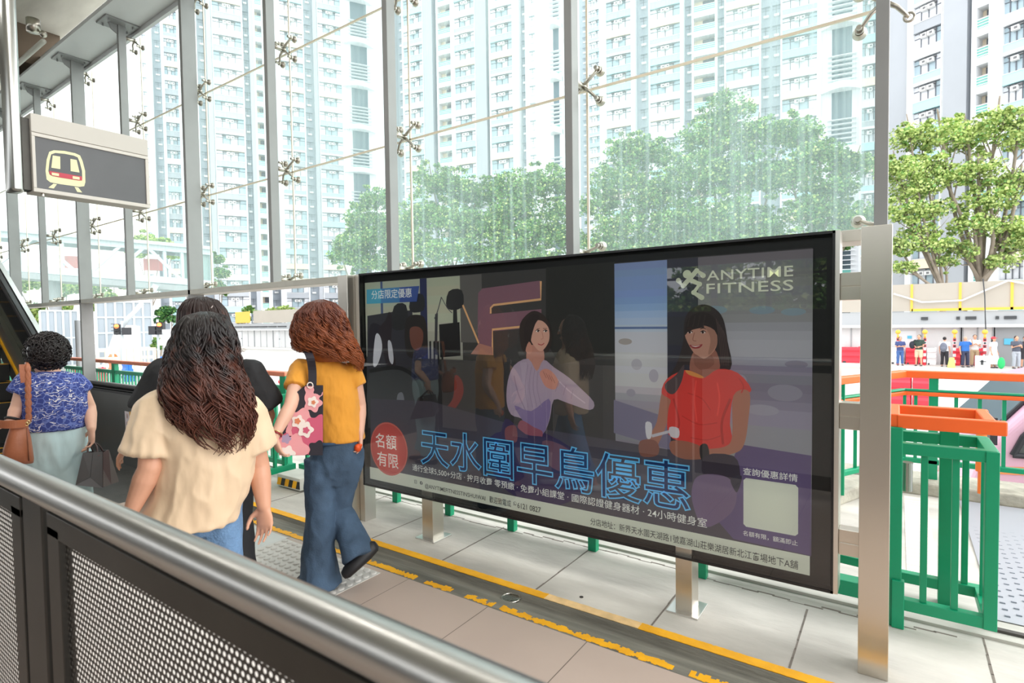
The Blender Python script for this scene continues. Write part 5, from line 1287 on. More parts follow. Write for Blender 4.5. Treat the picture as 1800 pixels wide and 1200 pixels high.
# ------------------------------------------------------------------ people
def skin(name, c): return mat(name, c, .5, var=.05, vscale=9)
SK1 = skin('skin_light', rgb(226,178,154)); SK2 = skin('skin_warm', rgb(214,160,132)); SK3 = skin('skin_tan', rgb(196,142,114))
class Frame:
    """u: to the right seen from the camera, f: away from the camera, both level"""
    def __init__(s, px, D):
        q = at(px,600,D); s.f = V((q.x,q.y,0)).normalized(); s.u = V((s.f.y,-s.f.x,0)); s.D = D
        s.base = V((q.x,q.y,0))
    def P(s, x, y, dd=0.0): return at(x,y,s.D+dd)
    def L(s, a, b, z): return s.base+s.u*a+s.f*b+V((0,0,z))
def hand(mb, wrist, d, n, th, curl=.5, sc=1.0, spread=.06):
    """d: towards the fingers, n: out of the palm, th: +1 or -1, the side of the thumb"""
    d = V(d).normalized(); n = (V(n)-d*V(n).dot(d)).normalized(); w = d.cross(n).normalized()*th; wr = V(wrist)
    mb.rings([(wr-d*.01,w*.026*sc,n*.019*sc),(wr+d*.02*sc,w*.031*sc,n*.018*sc),(wr+d*.055*sc,w*.040*sc,n*.016*sc),(wr+d*.088*sc,w*.041*sc,n*.0135*sc),(wr+d*.097*sc,w*.036*sc,n*.010*sc)],18)
    for i, (o, L, r_) in enumerate(((.031,.072,.0083),(.0105,.082,.0085),(-.0105,.077,.0082),(-.030,.060,.0074))):
        b0 = wr+d*(.088-(.006 if i in (0,3) else 0))*sc+w*o*sc; dd = (d+w*spread*(1.5-i)).normalized(); ang = curl*(.5+.12*i); pts = [b0-d*.015*sc, b0]; rs = [r_*1.1*sc, r_*1.08*sc]; cur = b0
        for k, fr in enumerate((.45,.31,.24)):
            ang_k = ang*(.6+.75*k); dr = (dd*cos(ang_k)+n*sin(ang_k)).normalized(); cur = cur+dr*L*fr*sc; pts.append(cur); rs.append(r_*sc*(1-.09*(k+1)))
        mb.limb(pts, rs, 8)
    t0 = wr+d*.022*sc+w*.028*sc; t1 = t0+(d*.55+w*.75+n*.25).normalized()*.036*sc; t2 = t1+(d*.85+w*.28+n*.45).normalized()*.032*sc; t3 = t2+(d*.9-w*.05+n*.5).normalized()*.024*sc
    mb.limb([t0,t1,t2,t3],[.014*sc,.0112*sc,.0098*sc,.0078*sc],8)
def head_prims(b, c, face, up=V((0,0,1)), s=1.0):
    face = V(face).normalized(); sd = face.cross(up).normalized()
    b.ell(c+up*.018*s, sd*.073*s, face*.092*s, up*.100*s); b.ell(c+face*.022*s-up*.055*s, sd*.052*s, face*.058*s, up*.062*s)
    b.ell(c+face*.045*s-up*.092*s, sd*.026*s, face*.028*s, up*.024*s)
    b.limb([c+face*.086*s+up*.02*s, c+face*.103*s-up*.018*s],[.009*s,.013*s],8)
    b.ell(c+face*.080*s-up*.058*s, sd*.024*s, face*.012*s, up*.009*s)
    for q in (-1,1):
        b.ell(c+sd*q*.074*s-face*.005*s-up*.008*s, sd*.011*s, face*.020*s, up*.032*s); b.ell(c+face*.078*s+sd*q*.034*s+up*.028*s, sd*.02*s, face*.01*s, up*.006*s)
def eyes(root, c, face, s=1.0):
    face = V(face).normalized(); sd = face.cross(V((0,0,1))).normalized()
    for q in (-1,1):
        b = MB(); b.mat(0).sph(c+face*.077*s+sd*q*.032*s+V((0,0,.006*s)), .0115*s, 10, 8); b.mat(1).sph(c+face*.085*s+sd*q*.032*s+V((0,0,.006*s)), .0056*s, 8, 6)
        b.build('eye', [mat('eye_white', (.8,.78,.75), .3), mat('eye_dark', (.02,.012,.01), .2)], root, smooth=True)
def foot(b, ank, d, s=1.0, toe=0.0):
    d = V(d).normalized(); up = V((0,0,1)); sd = d.cross(up).normalized()
    b.limb([ank-d*.03*s-up*.035*s, ank+d*.07*s-up*.045*s+up*toe*.3, ank+d*.14*s-up*.055*s+up*toe],[.034*s,.036*s,.026*s],10)
def hair_locks(b, path, n, rnd, r0, pts, wave, curl=0.0, sides=5):
    pass
def tube_strand(b, P, r, sides=5):
    k = len(P); b.tube(P, [max(.0012, r*(1-.75*(i/(k-1))**2)) for i in range(k)], sides, True)
def hair_material(name, top, low, z0, z1, rough=.38):
    m = bpy.data.materials.new(name); m.use_nodes = True; nt = m.node_tree; p = nt.nodes['Principled BSDF']
    tc = N(m,'ShaderNodeTexCoord'); sx = N(m,'ShaderNodeSeparateXYZ'); nt.links.new(tc.outputs['Object'],sx.inputs[0])
    mr = N(m,'ShaderNodeMapRange'); mr.inputs['From Min'].default_value=z0; mr.inputs['From Max'].default_value=z1; nt.links.new(sx.outputs['Z'],mr.inputs['Value'])
    nz = N(m,'ShaderNodeTexNoise'); nz.inputs['Scale'].default_value=22; nz.inputs['Detail'].default_value=3; nt.links.new(tc.outputs['Object'],nz.inputs['Vector'])
    f = math_node(m,'ADD', mr.outputs['Result'], math_node(m,'MULTIPLY', math_node(m,'SUBTRACT',nz.outputs['Fac'],.5), 1.6))
    rp = N(m,'ShaderNodeValToRGB'); rp.color_ramp.elements[0].color=(*low,1); rp.color_ramp.elements[1].color=(*top,1); rp.color_ramp.elements[0].position=.15; rp.color_ramp.elements[1].position=.85
    nt.links.new(f,rp.inputs['Fac']); nt.links.new(rp.outputs['Color'],p.inputs['Base Color']); p.inputs['Roughness'].default_value=rough; p.inputs['Specular IOR Level'].default_value=.35
    return m
def interp(tab, z):
    if z >= tab[0][0]: return tab[0][1:]
    for a, c in zip(tab, tab[1:]):
        if a[0] >= z >= c[0]:
            t = (a[0]-z)/(a[0]-c[0]); return tuple(x+(y-x)*t for x, y in zip(a[1:], c[1:]))
    return tab[-1][1:]
def hair_sheet(root, F, tab, n, mt, rnd, r0, wave_a, wave_k, zend, span=1.75, curl=0.0, name='hair', fill=.93, front=.6, sides=5, steps=20, cut=12):
    """locks hanging over a shape given as (height, sideways centre, half width, back depth, depth centre)"""
    b = MB(); zt = tab[0][0]; u, f = F.u, F.f
    def pos(phi, z, k=1.0):
        cx, hw, hd, cy = interp(tab, z); return F.base+u*(cx+hw*k*sin(phi))+f*(cy-hd*k*cos(phi))+V((0,0,z))
    zs = [zt-(zt-tab[-1][0])*i/16 for i in range(17)]
    R = []
    for z in zs[:cut]:
        cx, hw, hd, cy = interp(tab, z); R.append([F.base+u*(cx+hw*fill*cos(2*pi*j/22))+f*(cy+(hd*fill if sin(2*pi*j/22) < 0 else hd*front)*sin(2*pi*j/22))+V((0,0,z-.004)) for j in range(22)])
    b.loft(list(reversed(R)))
    for i in range(n):
        phi = rnd.uniform(-span, span); za = zt-abs(rnd.gauss(0,.02)) if rnd.random() < .55 else rnd.uniform(zt-.22, zt)
        ze = zend(phi, rnd); ph = 3.3*noise.noise(V((phi*2.6,n*.1,0)))*3+rnd.gauss(0,.35); ph2 = ph*1.7+rnd.gauss(0,.5); kk = wave_k*rnd.uniform(.93,1.07); rr = rnd.uniform(.95,1.07); P = []
        for s in range(steps):
            t = s/(steps-1); z = za+(ze-za)*t; amp = wave_a*min(1,t*2.2+.12); zz_ = zt-z
            ph_ = phi+amp*sin(kk*zz_+ph)/max(.09,interp(tab,z)[1])*.9
            p = pos(ph_, z, rr+.0)
            if curl:
                p = p+u*curl*cos(kk*2.2*zz_+ph2)*min(1,t*3)+f*curl*sin(kk*2.2*zz_+ph2)*min(1,t*3)-f*curl*.2
            else: p = p-f*amp*.6*cos(kk*zz_+ph2)
            P.append(p)
        tube_strand(b, P, r0*rnd.uniform(.7,1.3), sides)
    return b.build(name, mt, root, smooth=True)
def sleeve(b, p0, p1, r0_, r1_, n=16):
    p0, p1 = V(p0), V(p1); b.sph(p0, r0_*.98, n, 10); b.tube([p0, p0.lerp(p1,.5), p1], [r0_, (r0_+r1_)/2*1.01, r1_], n)
def person(F, label, J, skm, pose_face, hs=1.0, w=1.0, hands=(), legs=True, pw=.9):
    root = thing('person', (F.base.x, F.base.y, 0), label, 'person')
    u, f = F.u, F.f; b = MB(); H = J['head']; head_prims(b, H, pose_face, s=hs)
    b.limb([H-V((0,0,.06*hs)), J['neck']+V((0,0,.02)), J['neck']-V((0,0,.05))],[.052*hs*w,.054*hs*w,.075*w],16)
    ax = J.get('ax', u); bx = J.get('bx', f)
    b.rings([(J['pelvis']-V((0,0,.09)),ax*.11*pw,bx*.08*pw),(J['pelvis'],ax*.13*pw,bx*.095*pw),(J['waist'],ax*.12*pw,bx*.085*pw),(J['chest'],ax*.145*w,bx*.10*w),(J['chest'].lerp(J['neck'],.55),ax*.14*w,bx*.08*w),(J['neck']-V((0,0,.02)),ax*.07*w,bx*.06*w)],22)
    for sd in 'LR':
        b.limb([J['sh'+sd],J['el'+sd],J['el'+sd].lerp(J['wr'+sd],.3),J['wr'+sd]],[.048*w,.037*w,.038*w,.025*w],14)
        b.limb([J['hip'+sd],J['kn'+sd],J['kn'+sd].lerp(J['an'+sd],.3),J['an'+sd]],[.075*pw,.052*w,.05*w,.036*w],14)
        foot(b, J['an'+sd], J.get('ft'+sd, f), 1.0, J.get('toe'+sd, 0))
    for h_ in hands: hand(b, *h_)
    organic('body', b, .0058, skm, root, 1)
    return root
def cloth(name, root, b, m, vox=.007, fold=.004, fs=(9,9,5), seed=0, sm=3): return organic(name, b, vox, m, root, sm, fold, fs, seed)

# ---- woman in the mustard top with the flowered bag ------------------------------------------------
F = Frame(575, 3.43); u, f = F.u, F.f; P = F.P; rnd = random.Random(5)
face = (f*.9-u*.3).normalized()
hpx = dict(head=P(567,588), neck=P(572,640), chest=P(580,690), waist=P(590,745), pelvis=P(592,795),
  shL=P(527,646,-.01), elL=P(511,712,-.19), wrL=P(482,768,-.27), shR=P(620,650), elR=P(633,712,.03), wrR=P(633,760,-.05),
  hipL=P(566,806), knL=P(566,905,-.03), anL=P(568,1008,0), hipR=P(606,808), knR=P(596,893,.05), anR=P(617,940,-.06), ftL=(f*.6-u*.8), ftR=(u*.1-V((0,0,.99))), )
hpx['toeL'] = 0
root = person(F, 'woman seen from behind with frizzy auburn hair, mustard top and blue flared jeans, mid-step', hpx, SK1, face, 1.0, .97,
  hands=[(hpx['wrL'], P(493,800,-.24)-hpx['wrL'], (f*.5+u*.9), -1, .75, .95), (hpx['wrR'], P(633,800,-.06)-hpx['wrR'], (-u*.9-f*.1), 1, 1.0, .95)])
eyes(root, hpx['head'], face)
b = MB(); J = hpx
b.rings([(P(599,773),u*.140,f*.118),(P(597,760),u*.140,f*.117),(P(592,735),u*.138,f*.112),(P(582,690),u*.152,f*.118),(P(576,655),u*.150,f*.102),(P(573,640),u*.11,f*.08),(P(572,632),u*.066,f*.06)],28)
sleeve(b, P(530,649,-.015), P(519,682,-.108), .064, .062); sleeve(b, P(617,652), P(628,678), .058, .054)
cloth('top', root, b, mat('mustard_cotton', rgb(228,156,52), .85, var=.06, vscale=9, bump=.35, bscale=16, stretch=(1,1,.4), sheen=.2), .0065, .0045, (11,11,6), 3)
b = MB()
for px_, py_, rr, dd in ((0,0,0,0),): pass
b.rings([(P(595,772),u*.134,f*.110),(P(593,795),u*.152,f*.118),(P(590,820),u*.158,f*.112),(P(588,850),u*.135,f*.07)],26)
b.tube([P(566,806),P(563,860),P(563,905,-.03),P(560,960,-.01),P(562,1010),P(566,1029,.0)],[.098,.088,.078,.090,.110,.118],20)
b.tube([P(606,808),P(602,850,.03),P(597,893,.05),P(612,930,-.01),P(628,968,-.09),P(632,980,-.11)],[.096,.086,.072,.078,.092,.095],20)
cloth('jeans', root, b, mat('blue_denim', rgb(70,92,116), .85, var=.35, vscale=5, bump=.18, bscale=120), .007, .006, (8,8,5), 8, 4)
b = MB(); b.rings([(P(590,776),u*.142,f*.117),(P(590,771),u*.142,f*.117)],28); b.build('belt_band', mat('denim_band', rgb(60,84,112), .85), root, smooth=True)
b = MB(); d = (P(652,966,-.12)-P(612,1004,-.16)).normalized(); sdv = (d.cross(f)).normalized()
c0 = P(632,984,-.14); nn = d.cross(u+f*.2).normalized()
b.rings([(c0-d*.115,f*.028+u*.0,sdv*.022),(c0-d*.09,f*.044,sdv*.034),(c0-d*.02,f*.046,sdv*.038),(c0+d*.05,f*.042,sdv*.042),(c0+d*.11,f*.034,sdv*.036),(c0+d*.125,f*.02,sdv*.02)],18)
sh = b.build('shoe', mat('black_shoe', (.012,.012,.014), .5), root, smooth=True)
b = MB(); sL = J['anL']-V((0,0,J['anL'].z)); dl = (f*.6-u*.8).normalized(); sl = V((dl.y,-dl.x,0))
b.rings([(sL-dl*.07+V((0,0,.03)),sl*.034,V((0,0,.03))),(sL+V((0,0,.035)),sl*.042,V((0,0,.036))),(sL+dl*.10+V((0,0,.028)),sl*.044,V((0,0,.028))),(sL+dl*.17+V((0,0,.02)),sl*.03,V((0,0,.02)))],16); b.build('shoe', MATS['black_shoe'], root, smooth=True)
pxm = FPX/((F.base-V((0,0,0))).dot(V((CF.x,CF.y,0)).normalized()))
k = 1/pxm
HM = hair_material('auburn_hair', rgb(96,50,36), rgb(150,82,46), 1.30, 1.70)
zt = P(567,527).z
def zof(y): return P(575,y).z
def xo(x): return (x-575)*k
tab = [(zt,xo(567),.012,.02,.0),(zof(533),xo(567),.075,.07,.0),(zof(550),xo(566),.125,.105,0),(zof(580),xo(565),.152,.125,0),(zof(610),xo(573),.168,.135,.0),(zof(632),xo(590),.142,.12,-.02),(zof(648),xo(606),.08,.07,-.05)]
hair_sheet(root, F, tab, 1000, HM, rnd, .0036, .022, 46, lambda p, r: zof(618+22*min(1,max(-.6,p))+r.uniform(-16,14)), 2.1, .012, fill=.86, front=.5, steps=28, cut=15)
for dy, m_ in ((0,mat('bracelet_red', rgb(150,36,44), .4)),(-5,mat('bracelet_gold', (.7,.5,.25), .3, .8))):
    c = J['wrL'].lerp(J['elL'],.10+.04*(-dy/5)); ax = (J['elL']-J['wrL']).normalized(); a = ax.orthogonal().normalized(); e = ax.cross(a)
    b = MB(); b.tube([c+(a*cos(t*pi/10)+e*sin(t*pi/10))*.031 for t in range(21)],.004,6); b.build('bracelet', m_, root, smooth=True)
MUST_ROOT = root
# her bag
r = thing('tote_bag', P(530,790,-.05), 'flat tote bag with pink flowers on black, held by the woman in mustard', 'bag')
BK_, PK, RS, WH_, LIL = mat('bag_black', rgb(40,36,46), .7), mat('bag_pink', rgb(232,160,164), .7), mat('bag_rose', rgb(206,92,120), .7), mat('bag_white', rgb(240,228,220), .7), mat('bag_lilac', rgb(170,150,178), .7)
DB = -.17
def bp(x, y, d=0.0): return P(x, y, DB-d)
out = [(520,690),(537,678),(568,678),(568,740),(567,800),(545,800),(498,801),(488,795),(490,760),(505,720)]
b = MB(); b.poly([bp(x,y) for x, y in out], f*.045); b.build('bag_body', BK_, r, bevel=.004)
def flower(b, cx, cy, rr, m, d, n=5, wob=.16, clip=True):
    pts = []
    for i in range(40):
        t = 2*pi*i/40; q = rr*(1+wob*cos(n*t)); x, y = cx+q*cos(t), cy+q*sin(t); x = min(567.5,max(489+max(0,(760-y)*.42),x)); y = min(800,max(678.5,y)); pts.append(bp(x,y,d))
    b.mat(m).poly(pts, f*.001)
b = MB(); MM = [PK, RS, WH_, LIL, BK_, mat('bag_core', rgb(216,130,90), .7)]
for cx, cy, rr, m, d in ((551,690,16,0,.002),(528,745,26,0,.002),(540,770,28,1,.003),(559,750,20,1,.004),(515,790,26,0,.004),(500,776,14,1,.003),(503,771,8,3,.005),(558,790,15,4,.005),(550,708,15,0,.003),(550,706,9,2,.006),(551,707,3.5,5,.008),(524,741,11,2,.006),(523,740,5,5,.008),(537,755,13,2,.007),(538,756,5.5,1,.009),(505,797,13,2,.007),(560,685,9,4,.0025)): flower(b,cx,cy,rr,m,d)
b.build('flower_print', MM, r)
b = MB(); pts = [bp(549,678,-.02), bp(549,650,-.03), bp(544,625,-.01), P(535,612,.0), P(530,612,.08)]
pts = spline(pts,5,False); Rr = [[p+u*.022+f*.003,p-u*.022+f*.003,p-u*.022-f*.003,p+u*.022-f*.003] for p in pts]; b.loft(Rr); b.build('strap', BK_, r)
b = MB(); b.tube([bp(545+5*cos(t*pi/8),677+5*sin(t*pi/8),.01) for t in range(17)],.003,6); b.build('ring', WH_, r, smooth=True)
b = MB(); c = P(629,787,-.09); b.ell(c, u*.021, f*.018, V((0,0,.024))); b.ell(c+u*.012+V((0,0,.014)), u*.014, f*.012, V((0,0,.010)))
tag(b.build('fruit', mat('orange_wrap', rgb(226,84,26), .45, bump=.4), origin=c, smooth=True), 'small bright orange fruit held in the hand of the woman in mustard', 'fruit')

# ---- woman in the peach blouse ---------------------------------------------------------------------
F = Frame(345, 2.74); SC = 1.19; u, f = F.u*SC, F.f*SC; P = F.P; rnd = random.Random(8)
k = 1/(FPX/(F.base.dot(CF))); zof = lambda y: P(345,y).z; xo = lambda x: (x-345)*k
face = (f*.95-u*.3).normalized()
J = dict(head=P(362,610), neck=P(358,672), chest=P(352,745), waist=P(352,850), pelvis=P(350,935), shL=P(277,722), elL=P(264,822,-.06), wrL=P(233,893,-.04), shR=P(430,726), elR=P(455,816,.04), wrR=P(464,888,.0))
J['pelvis'].z = .80
for sd, o in (('L',-.062),('R',.058)):
    J['hip'+sd] = F.base+u*(o)+f*.0+V((0,0,.76)); J['kn'+sd] = F.base+u*(o*1.05)+f*(.08 if sd == 'L' else -.05)+V((0,0,.46)); J['an'+sd] = F.base+u*(o*1.05)+f*(.10 if sd == 'L' else -.16)+V((0,0,.08))
root = person(F, 'woman seen from behind with long wavy dark brown hair and a peach short-sleeved blouse', J, SK2, face, 1.08, 1.22,
  hands=[(J['wrL'], P(222,932,-.02)-J['wrL'], (u*.8+f*.2), -1, .5), (J['wrR'], P(466,928,-.02)-J['wrR'], (-u*.55-f*.75), 1, .62)])
eyes(root, J['head'], face, 1.08)
b = MB()
b.rings([(P(337,918),u*.158,f*.135),(P(338,897),u*.162,f*.137),(P(357,850),u*.160,f*.135),(P(363,800),u*.158,f*.132),(P(359,760),u*.166,f*.130),(P(356,725),u*.172,f*.118),(P(356,697),u*.145,f*.095),(P(357,678),u*.075,f*.066)],30)
sleeve(b, P(283,728), P(268,797,-.01), .098, .112); sleeve(b, P(428,730), P(446,790,.02), .090, .094)
cloth('blouse', root, b, mat('peach_satin', rgb(226,199,166), .55, var=.03, vscale=4, bump=.5, bscale=6, stretch=(1,1,.45), sheen=.2), .0075, .012, (6,6,3.0), 12, 3)
b = MB(); c = F.base
b.rings([(V((c.x,c.y,.98)),u*.105,f*.085),(V((c.x,c.y,.84)),u*.125,f*.105),(V((c.x,c.y,.76)),u*.135,f*.11),(V((c.x,c.y,.66)),u*.12,f*.08)],26)
for sd in 'LR': b.tube([J['hip'+sd],J['kn'+sd],J['an'+sd].lerp(J['kn'+sd],.12)],[.086,.078,.072],18)
cloth('jeans', root, b, mat('light_denim', rgb(104,138,176), .85, var=.2, vscale=8, bump=.4, bscale=90), .008, .005, (8,8,5), 4, 2)
for sd in 'LR':
    a = V((J['an'+sd].x,J['an'+sd].y,0)); b = MB(); b.rings([(a-f*.07+V((0,0,.03)),u*.034,V((0,0,.03))),(a+V((0,0,.035)),u*.042,V((0,0,.036))),(a+f*.10+V((0,0,.028)),u*.044,V((0,0,.028))),(a+f*.17+V((0,0,.02)),u*.03,V((0,0,.02)))],16); b.build('shoe', mat('white_shoe', rgb(220,220,216), .5), root, smooth=True)
HM2 = hair_material('dark_brown_hair', rgb(34,28,28), rgb(90,50,38), 1.16, 1.52, .34)
tab = [(zof(549),xo(362),.015,.02,.0),(zof(556),xo(361),.062,.06,.0),(zof(575),xo(359),.086,.095,.0),(zof(610),xo(356),.104,.115,.0),(zof(650),xo(354),.116,.122,-.01),(zof(690),xo(358),.134,.125,-.04),(zof(730),xo(368),.130,.115,-.06),(zof(765),xo(376),.10,.095,-.07),(zof(795),xo(380),.06,.07,-.08)]
def ze(p, r): return zof(768-30*min(1.0,max(0,-p-.2))+r.uniform(-85,24))
tab = [(q[0],q[1],q[2]*SC*1.0,q[3]*SC,q[4]*SC) for q in tab]
hair_sheet(root, F, tab, 900, HM2, rnd, .0046, .040, 25, ze, 1.9, .011, fill=.84, front=.35, steps=28, sides=5)

# ---- woman in black --------------------------------------------------------------------------------
F = Frame(365, 3.36); SC = 1.11; u, f = F.u*SC, F.f*SC; P = F.P; rnd = random.Random(14)
k = 1/(FPX/(F.base.dot(CF))); zof = lambda y: P(365,y).z; xo = lambda x: (x-365)*k
face = (f*.9-u*.4).normalized()
J = dict(head=P(360,575), neck=P(364,628), chest=P(366,690), waist=P(368,770), pelvis=P(368,830), shL=P(287,655), elL=P(258,735,-.0), wrL=P(226,780,.10), shR=P(440,655), elR=P(470,730,.05), wrR=P(452,790,.12))
for sd, o in (('L',-.09),('R',.09)):
    J['hip'+sd] = F.base+u*o+V((0,0,.86)); J['kn'+sd] = F.base+u*o+f*.03+V((0,0,.47)); J['an'+sd] = F.base+u*o+f*(-.10 if sd == 'R' else .12)+V((0,0,.08))
root = person(F, 'woman in a loose black top and black trousers, mostly hidden behind the woman in peach', J, SK2, face, 1.06, 1.14,
  hands=[(J['wrL'], P(213,800,.14)-J['wrL'], (f*.3-V((0,0,.9))), -1, .5), (J['wrR'], P(440,812,.14)-J['wrR'], (-u*.6+f*.4), 1, .6)])
eyes(root, J['head'], face, 1.06)
b = MB()
b.rings([(P(368,835),u*.20,f*.15),(P(368,790),u*.205,f*.155),(P(366,720),u*.195,f*.145),(P(365,668),u*.185,f*.12),(P(364,640),u*.13,f*.09),(P(364,628),u*.07,f*.06)],28)
sleeve(b, P(290,662), P(266,722,-.0), .095, .105); sleeve(b, P(438,662), P(465,714,.04), .095, .102)
cloth('top', root, b, mat('black_cotton', (.014,.014,.016), .8, bump=.3, bscale=14), .008, .008, (6,6,4), 21, 3)
b = MB(); c = F.base; b.rings([(V((c.x,c.y,.98)),u*.17,f*.13),(V((c.x,c.y,.80)),u*.18,f*.13)],22)
for sd in 'LR': b.tube([J['hip'+sd],J['kn'+sd],J['an'+sd].lerp(J['kn'+sd],.05)],[.10,.095,.10],16)
cloth('trousers', root, b, MATS['black_cotton'], .009, .005, (8,8,5), 2, 2)
for sd in 'LR':
    a = V((J['an'+sd].x,J['an'+sd].y,0)); b = MB(); b.rings([(a-f*.07+V((0,0,.03)),u*.034,V((0,0,.03))),(a+V((0,0,.035)),u*.042,V((0,0,.036))),(a+f*.10+V((0,0,.028)),u*.044,V((0,0,.028))),(a+f*.17+V((0,0,.02)),u*.03,V((0,0,.02)))],16); b.build('shoe', MATS['black_shoe'], root, smooth=True)
HM3 = hair_material('brown_hair', rgb(46,32,30), rgb(96,58,46), 1.38, 1.66, .36)
tab = [(zof(522),xo(358),.015,.02,0),(zof(527),xo(358),.062,.06,0),(zof(545),xo(359),.096,.10,0),(zof(570),xo(361),.108,.118,0),(zof(600),xo(366),.104,.12,0),(zof(625),xo(372),.09,.11,-.01),(zof(650),xo(380),.06,.09,-.03)]
tab = [(q[0],q[1],q[2]*SC,q[3]*SC,q[4]*SC) for q in tab]
hair_sheet(root, F, tab, 520, HM3, rnd, .0038, .006, 9, lambda p, r: zof(632+14*p+r.uniform(-14,12)), 2.0, 0, fill=.93, front=.7, steps=14)
b = MB(); b.obox(P(371,541,-.10), u*.008+V((0,0,.010)), V((0,0,.005)), f*.005); b.build('hair_clip', mat('clip_pale', rgb(190,180,176), .3, .4), root, bevel=.002)
b = MB()
for x, y in ((417,611),(421,614),(425,612),(428,616),(431,613),(421,609)): b.ell(P(x,y,-.075), u*.008, f*.003, V((0,0,.006)),8,6)
b.build('shoulder_print', mat('print_white', rgb(226,224,220), .6), root, smooth=True)
b = MB(); c = J['wrL'].lerp(J['elL'],.12); ax = (J['elL']-J['wrL']).normalized(); a = ax.orthogonal().normalized(); e = ax.cross(a)
b.tube([c+(a*cos(t*pi/10)+e*sin(t*pi/10))*.031 for t in range(21)],.009,6); wt = b.build('watch', BLACKM, root, smooth=True)
b = MB(); b.ell(c-f*.033-u*.006, u*.017, f*.006, V((0,0,.019))); b.build('watch_face', mat('watch_steel', (.8,.8,.78), .2, 1.0), wt, smooth=True)

# ---- older woman by the escalator ------------------------------------------------------------------
F = Frame(95, 4.45); u, f = F.u, F.f; P = F.P; rnd = random.Random(31)
k = 1/(FPX/(F.base.dot(CF))); zof = lambda y: P(95,y).z; xo = lambda x: (x-95)*k
face = (f*.75-u*.65).normalized()
J = dict(head=P(83,628), neck=P(88,657), chest=P(95,700), waist=P(99,735), pelvis=P(103,770), shL=P(48,668), elL=P(31,716,-.02), wrL=P(20,740,-.05), shR=P(134,670), elR=P(157,716), wrR=P(161,753,-.12))
for sd, o in (('L',-.08),('R',.07)):
    J['hip'+sd] = P(98,775)+u*o; J['kn'+sd] = F.base+u*(o*.95)+f*(.03 if sd == 'L' else -.02)+V((0,0,.44)); J['an'+sd] = F.base+u*(o*.95)+f*(.08 if sd == 'L' else -.08)+V((0,0,.08))
root = person(F, 'older woman with short curly black hair and a blue patterned top at the escalator', J, SK1, face, .98, 1.0,
  hands=[(J['wrL'], P(5,746,-.05)-J['wrL'], (f*.2-V((0,0,.9))), -1, .5, .95), (J['wrR'], P(161,778,-.12)-J['wrR'], (-u*.8-f*.2), 1, 1.0, .95)])
eyes(root, J['head'], face)
def print_material():
    m = mat('blue_print_cotton', rgb(62,78,150), .85, bump=.2, bscale=14)
    nt = m.node_tree; p = nt.nodes['Principled BSDF']; tc = N(m,'ShaderNodeTexCoord')
    mp = N(m,'ShaderNodeMapping'); mp.inputs['Scale'].default_value=(1,1,1.5); nt.links.new(tc.outputs['Object'],mp.inputs['Vector'])
    wv = N(m,'ShaderNodeTexWave', wave_type='RINGS'); wv.inputs['Scale'].default_value=9; wv.inputs['Distortion'].default_value=16; wv.inputs['Detail'].default_value=2; wv.inputs['Detail Scale'].default_value=2.2
    nz = N(m,'ShaderNodeTexNoise'); nz.inputs['Scale'].default_value=20; nz.inputs['Detail'].default_value=1
    for n_ in (wv,nz): nt.links.new(mp.outputs['Vector'],n_.inputs['Vector'])
    f1 = math_node(m,'MULTIPLY', math_node(m,'GREATER_THAN',wv.outputs['Fac'],.86), math_node(m,'GREATER_THAN',nz.outputs['Fac'],.52))
    vo = N(m,'ShaderNodeTexVoronoi', feature='DISTANCE_TO_EDGE'); vo.inputs['Scale'].default_value=34; nt.links.new(tc.outputs['Object'],vo.inputs['Vector'])
    mx0 = N(m,'ShaderNodeMix', data_type='RGBA'); mx0.inputs['A'].default_value=(*rgb(104,120,186),1); mx0.inputs['B'].default_value=(*rgb(56,70,142),1); nt.links.new(math_node(m,'GREATER_THAN',vo.outputs['Distance'],.07),mx0.inputs['Factor'])
    mx = N(m,'ShaderNodeMix', data_type='RGBA'); nt.links.new(mx0.outputs['Result'],mx.inputs['A']); mx.inputs['B'].default_value=(*rgb(224,222,226),1)
    nt.links.new(f1,mx.inputs['Factor']); nt.links.new(mx.outputs['Result'],p.inputs['Base Color']); return m
b = MB()
b.rings([(P(99,752),u*.168,f*.14),(P(98,735),u*.168,f*.138),(P(96,700),u*.165,f*.132),(P(92,676),u*.170,f*.122),(P(90,665),u*.155,f*.108),(P(89,658),u*.12,f*.09),(P(88,653),u*.075,f*.065)],26)
sleeve(b, P(50,672), P(35,694,-.01), .070, .075); sleeve(b, P(131,673), P(144,690), .066, .068)
cloth('top', root, b, print_material(), .0085, .005, (8,8,5), 33, 3)
b = MB(); c = P(103,760)
b.rings([(P(101,745),u*.155,f*.125),(P(101,770),u*.160,f*.135),(P(100,795),u*.160,f*.13),(P(99,818),u*.15,f*.11),(P(98,840),u*.11,f*.07)],24)
for sd in 'LR': b.tube([J['hip'+sd],J['kn'+sd],J['an'+sd].lerp(J['kn'+sd],.1)],[.098,.092,.10],18)
cloth('trousers', root, b, mat('pale_blue_linen', rgb(200,226,230), .85, var=.04, bump=.2, bscale=12, stretch=(1,1,.3)), .009, .008, (8,8,2.5), 40, 2)
for sd in 'LR':
    a = V((J['an'+sd].x,J['an'+sd].y,0)); b = MB(); b.rings([(a-f*.07+V((0,0,.03)),u*.034,V((0,0,.03))),(a+V((0,0,.035)),u*.042,V((0,0,.036))),(a+f*.10+V((0,0,.028)),u*.044,V((0,0,.028))),(a+f*.17+V((0,0,.02)),u*.03,V((0,0,.02)))],16); b.build('shoe', MATS['black_shoe'], root, smooth=True)
b = MB(); hc = P(84,618); cs = []
b.ell(hc, u*.100, f*.105, V((0,0,.108)), 20, 14); 
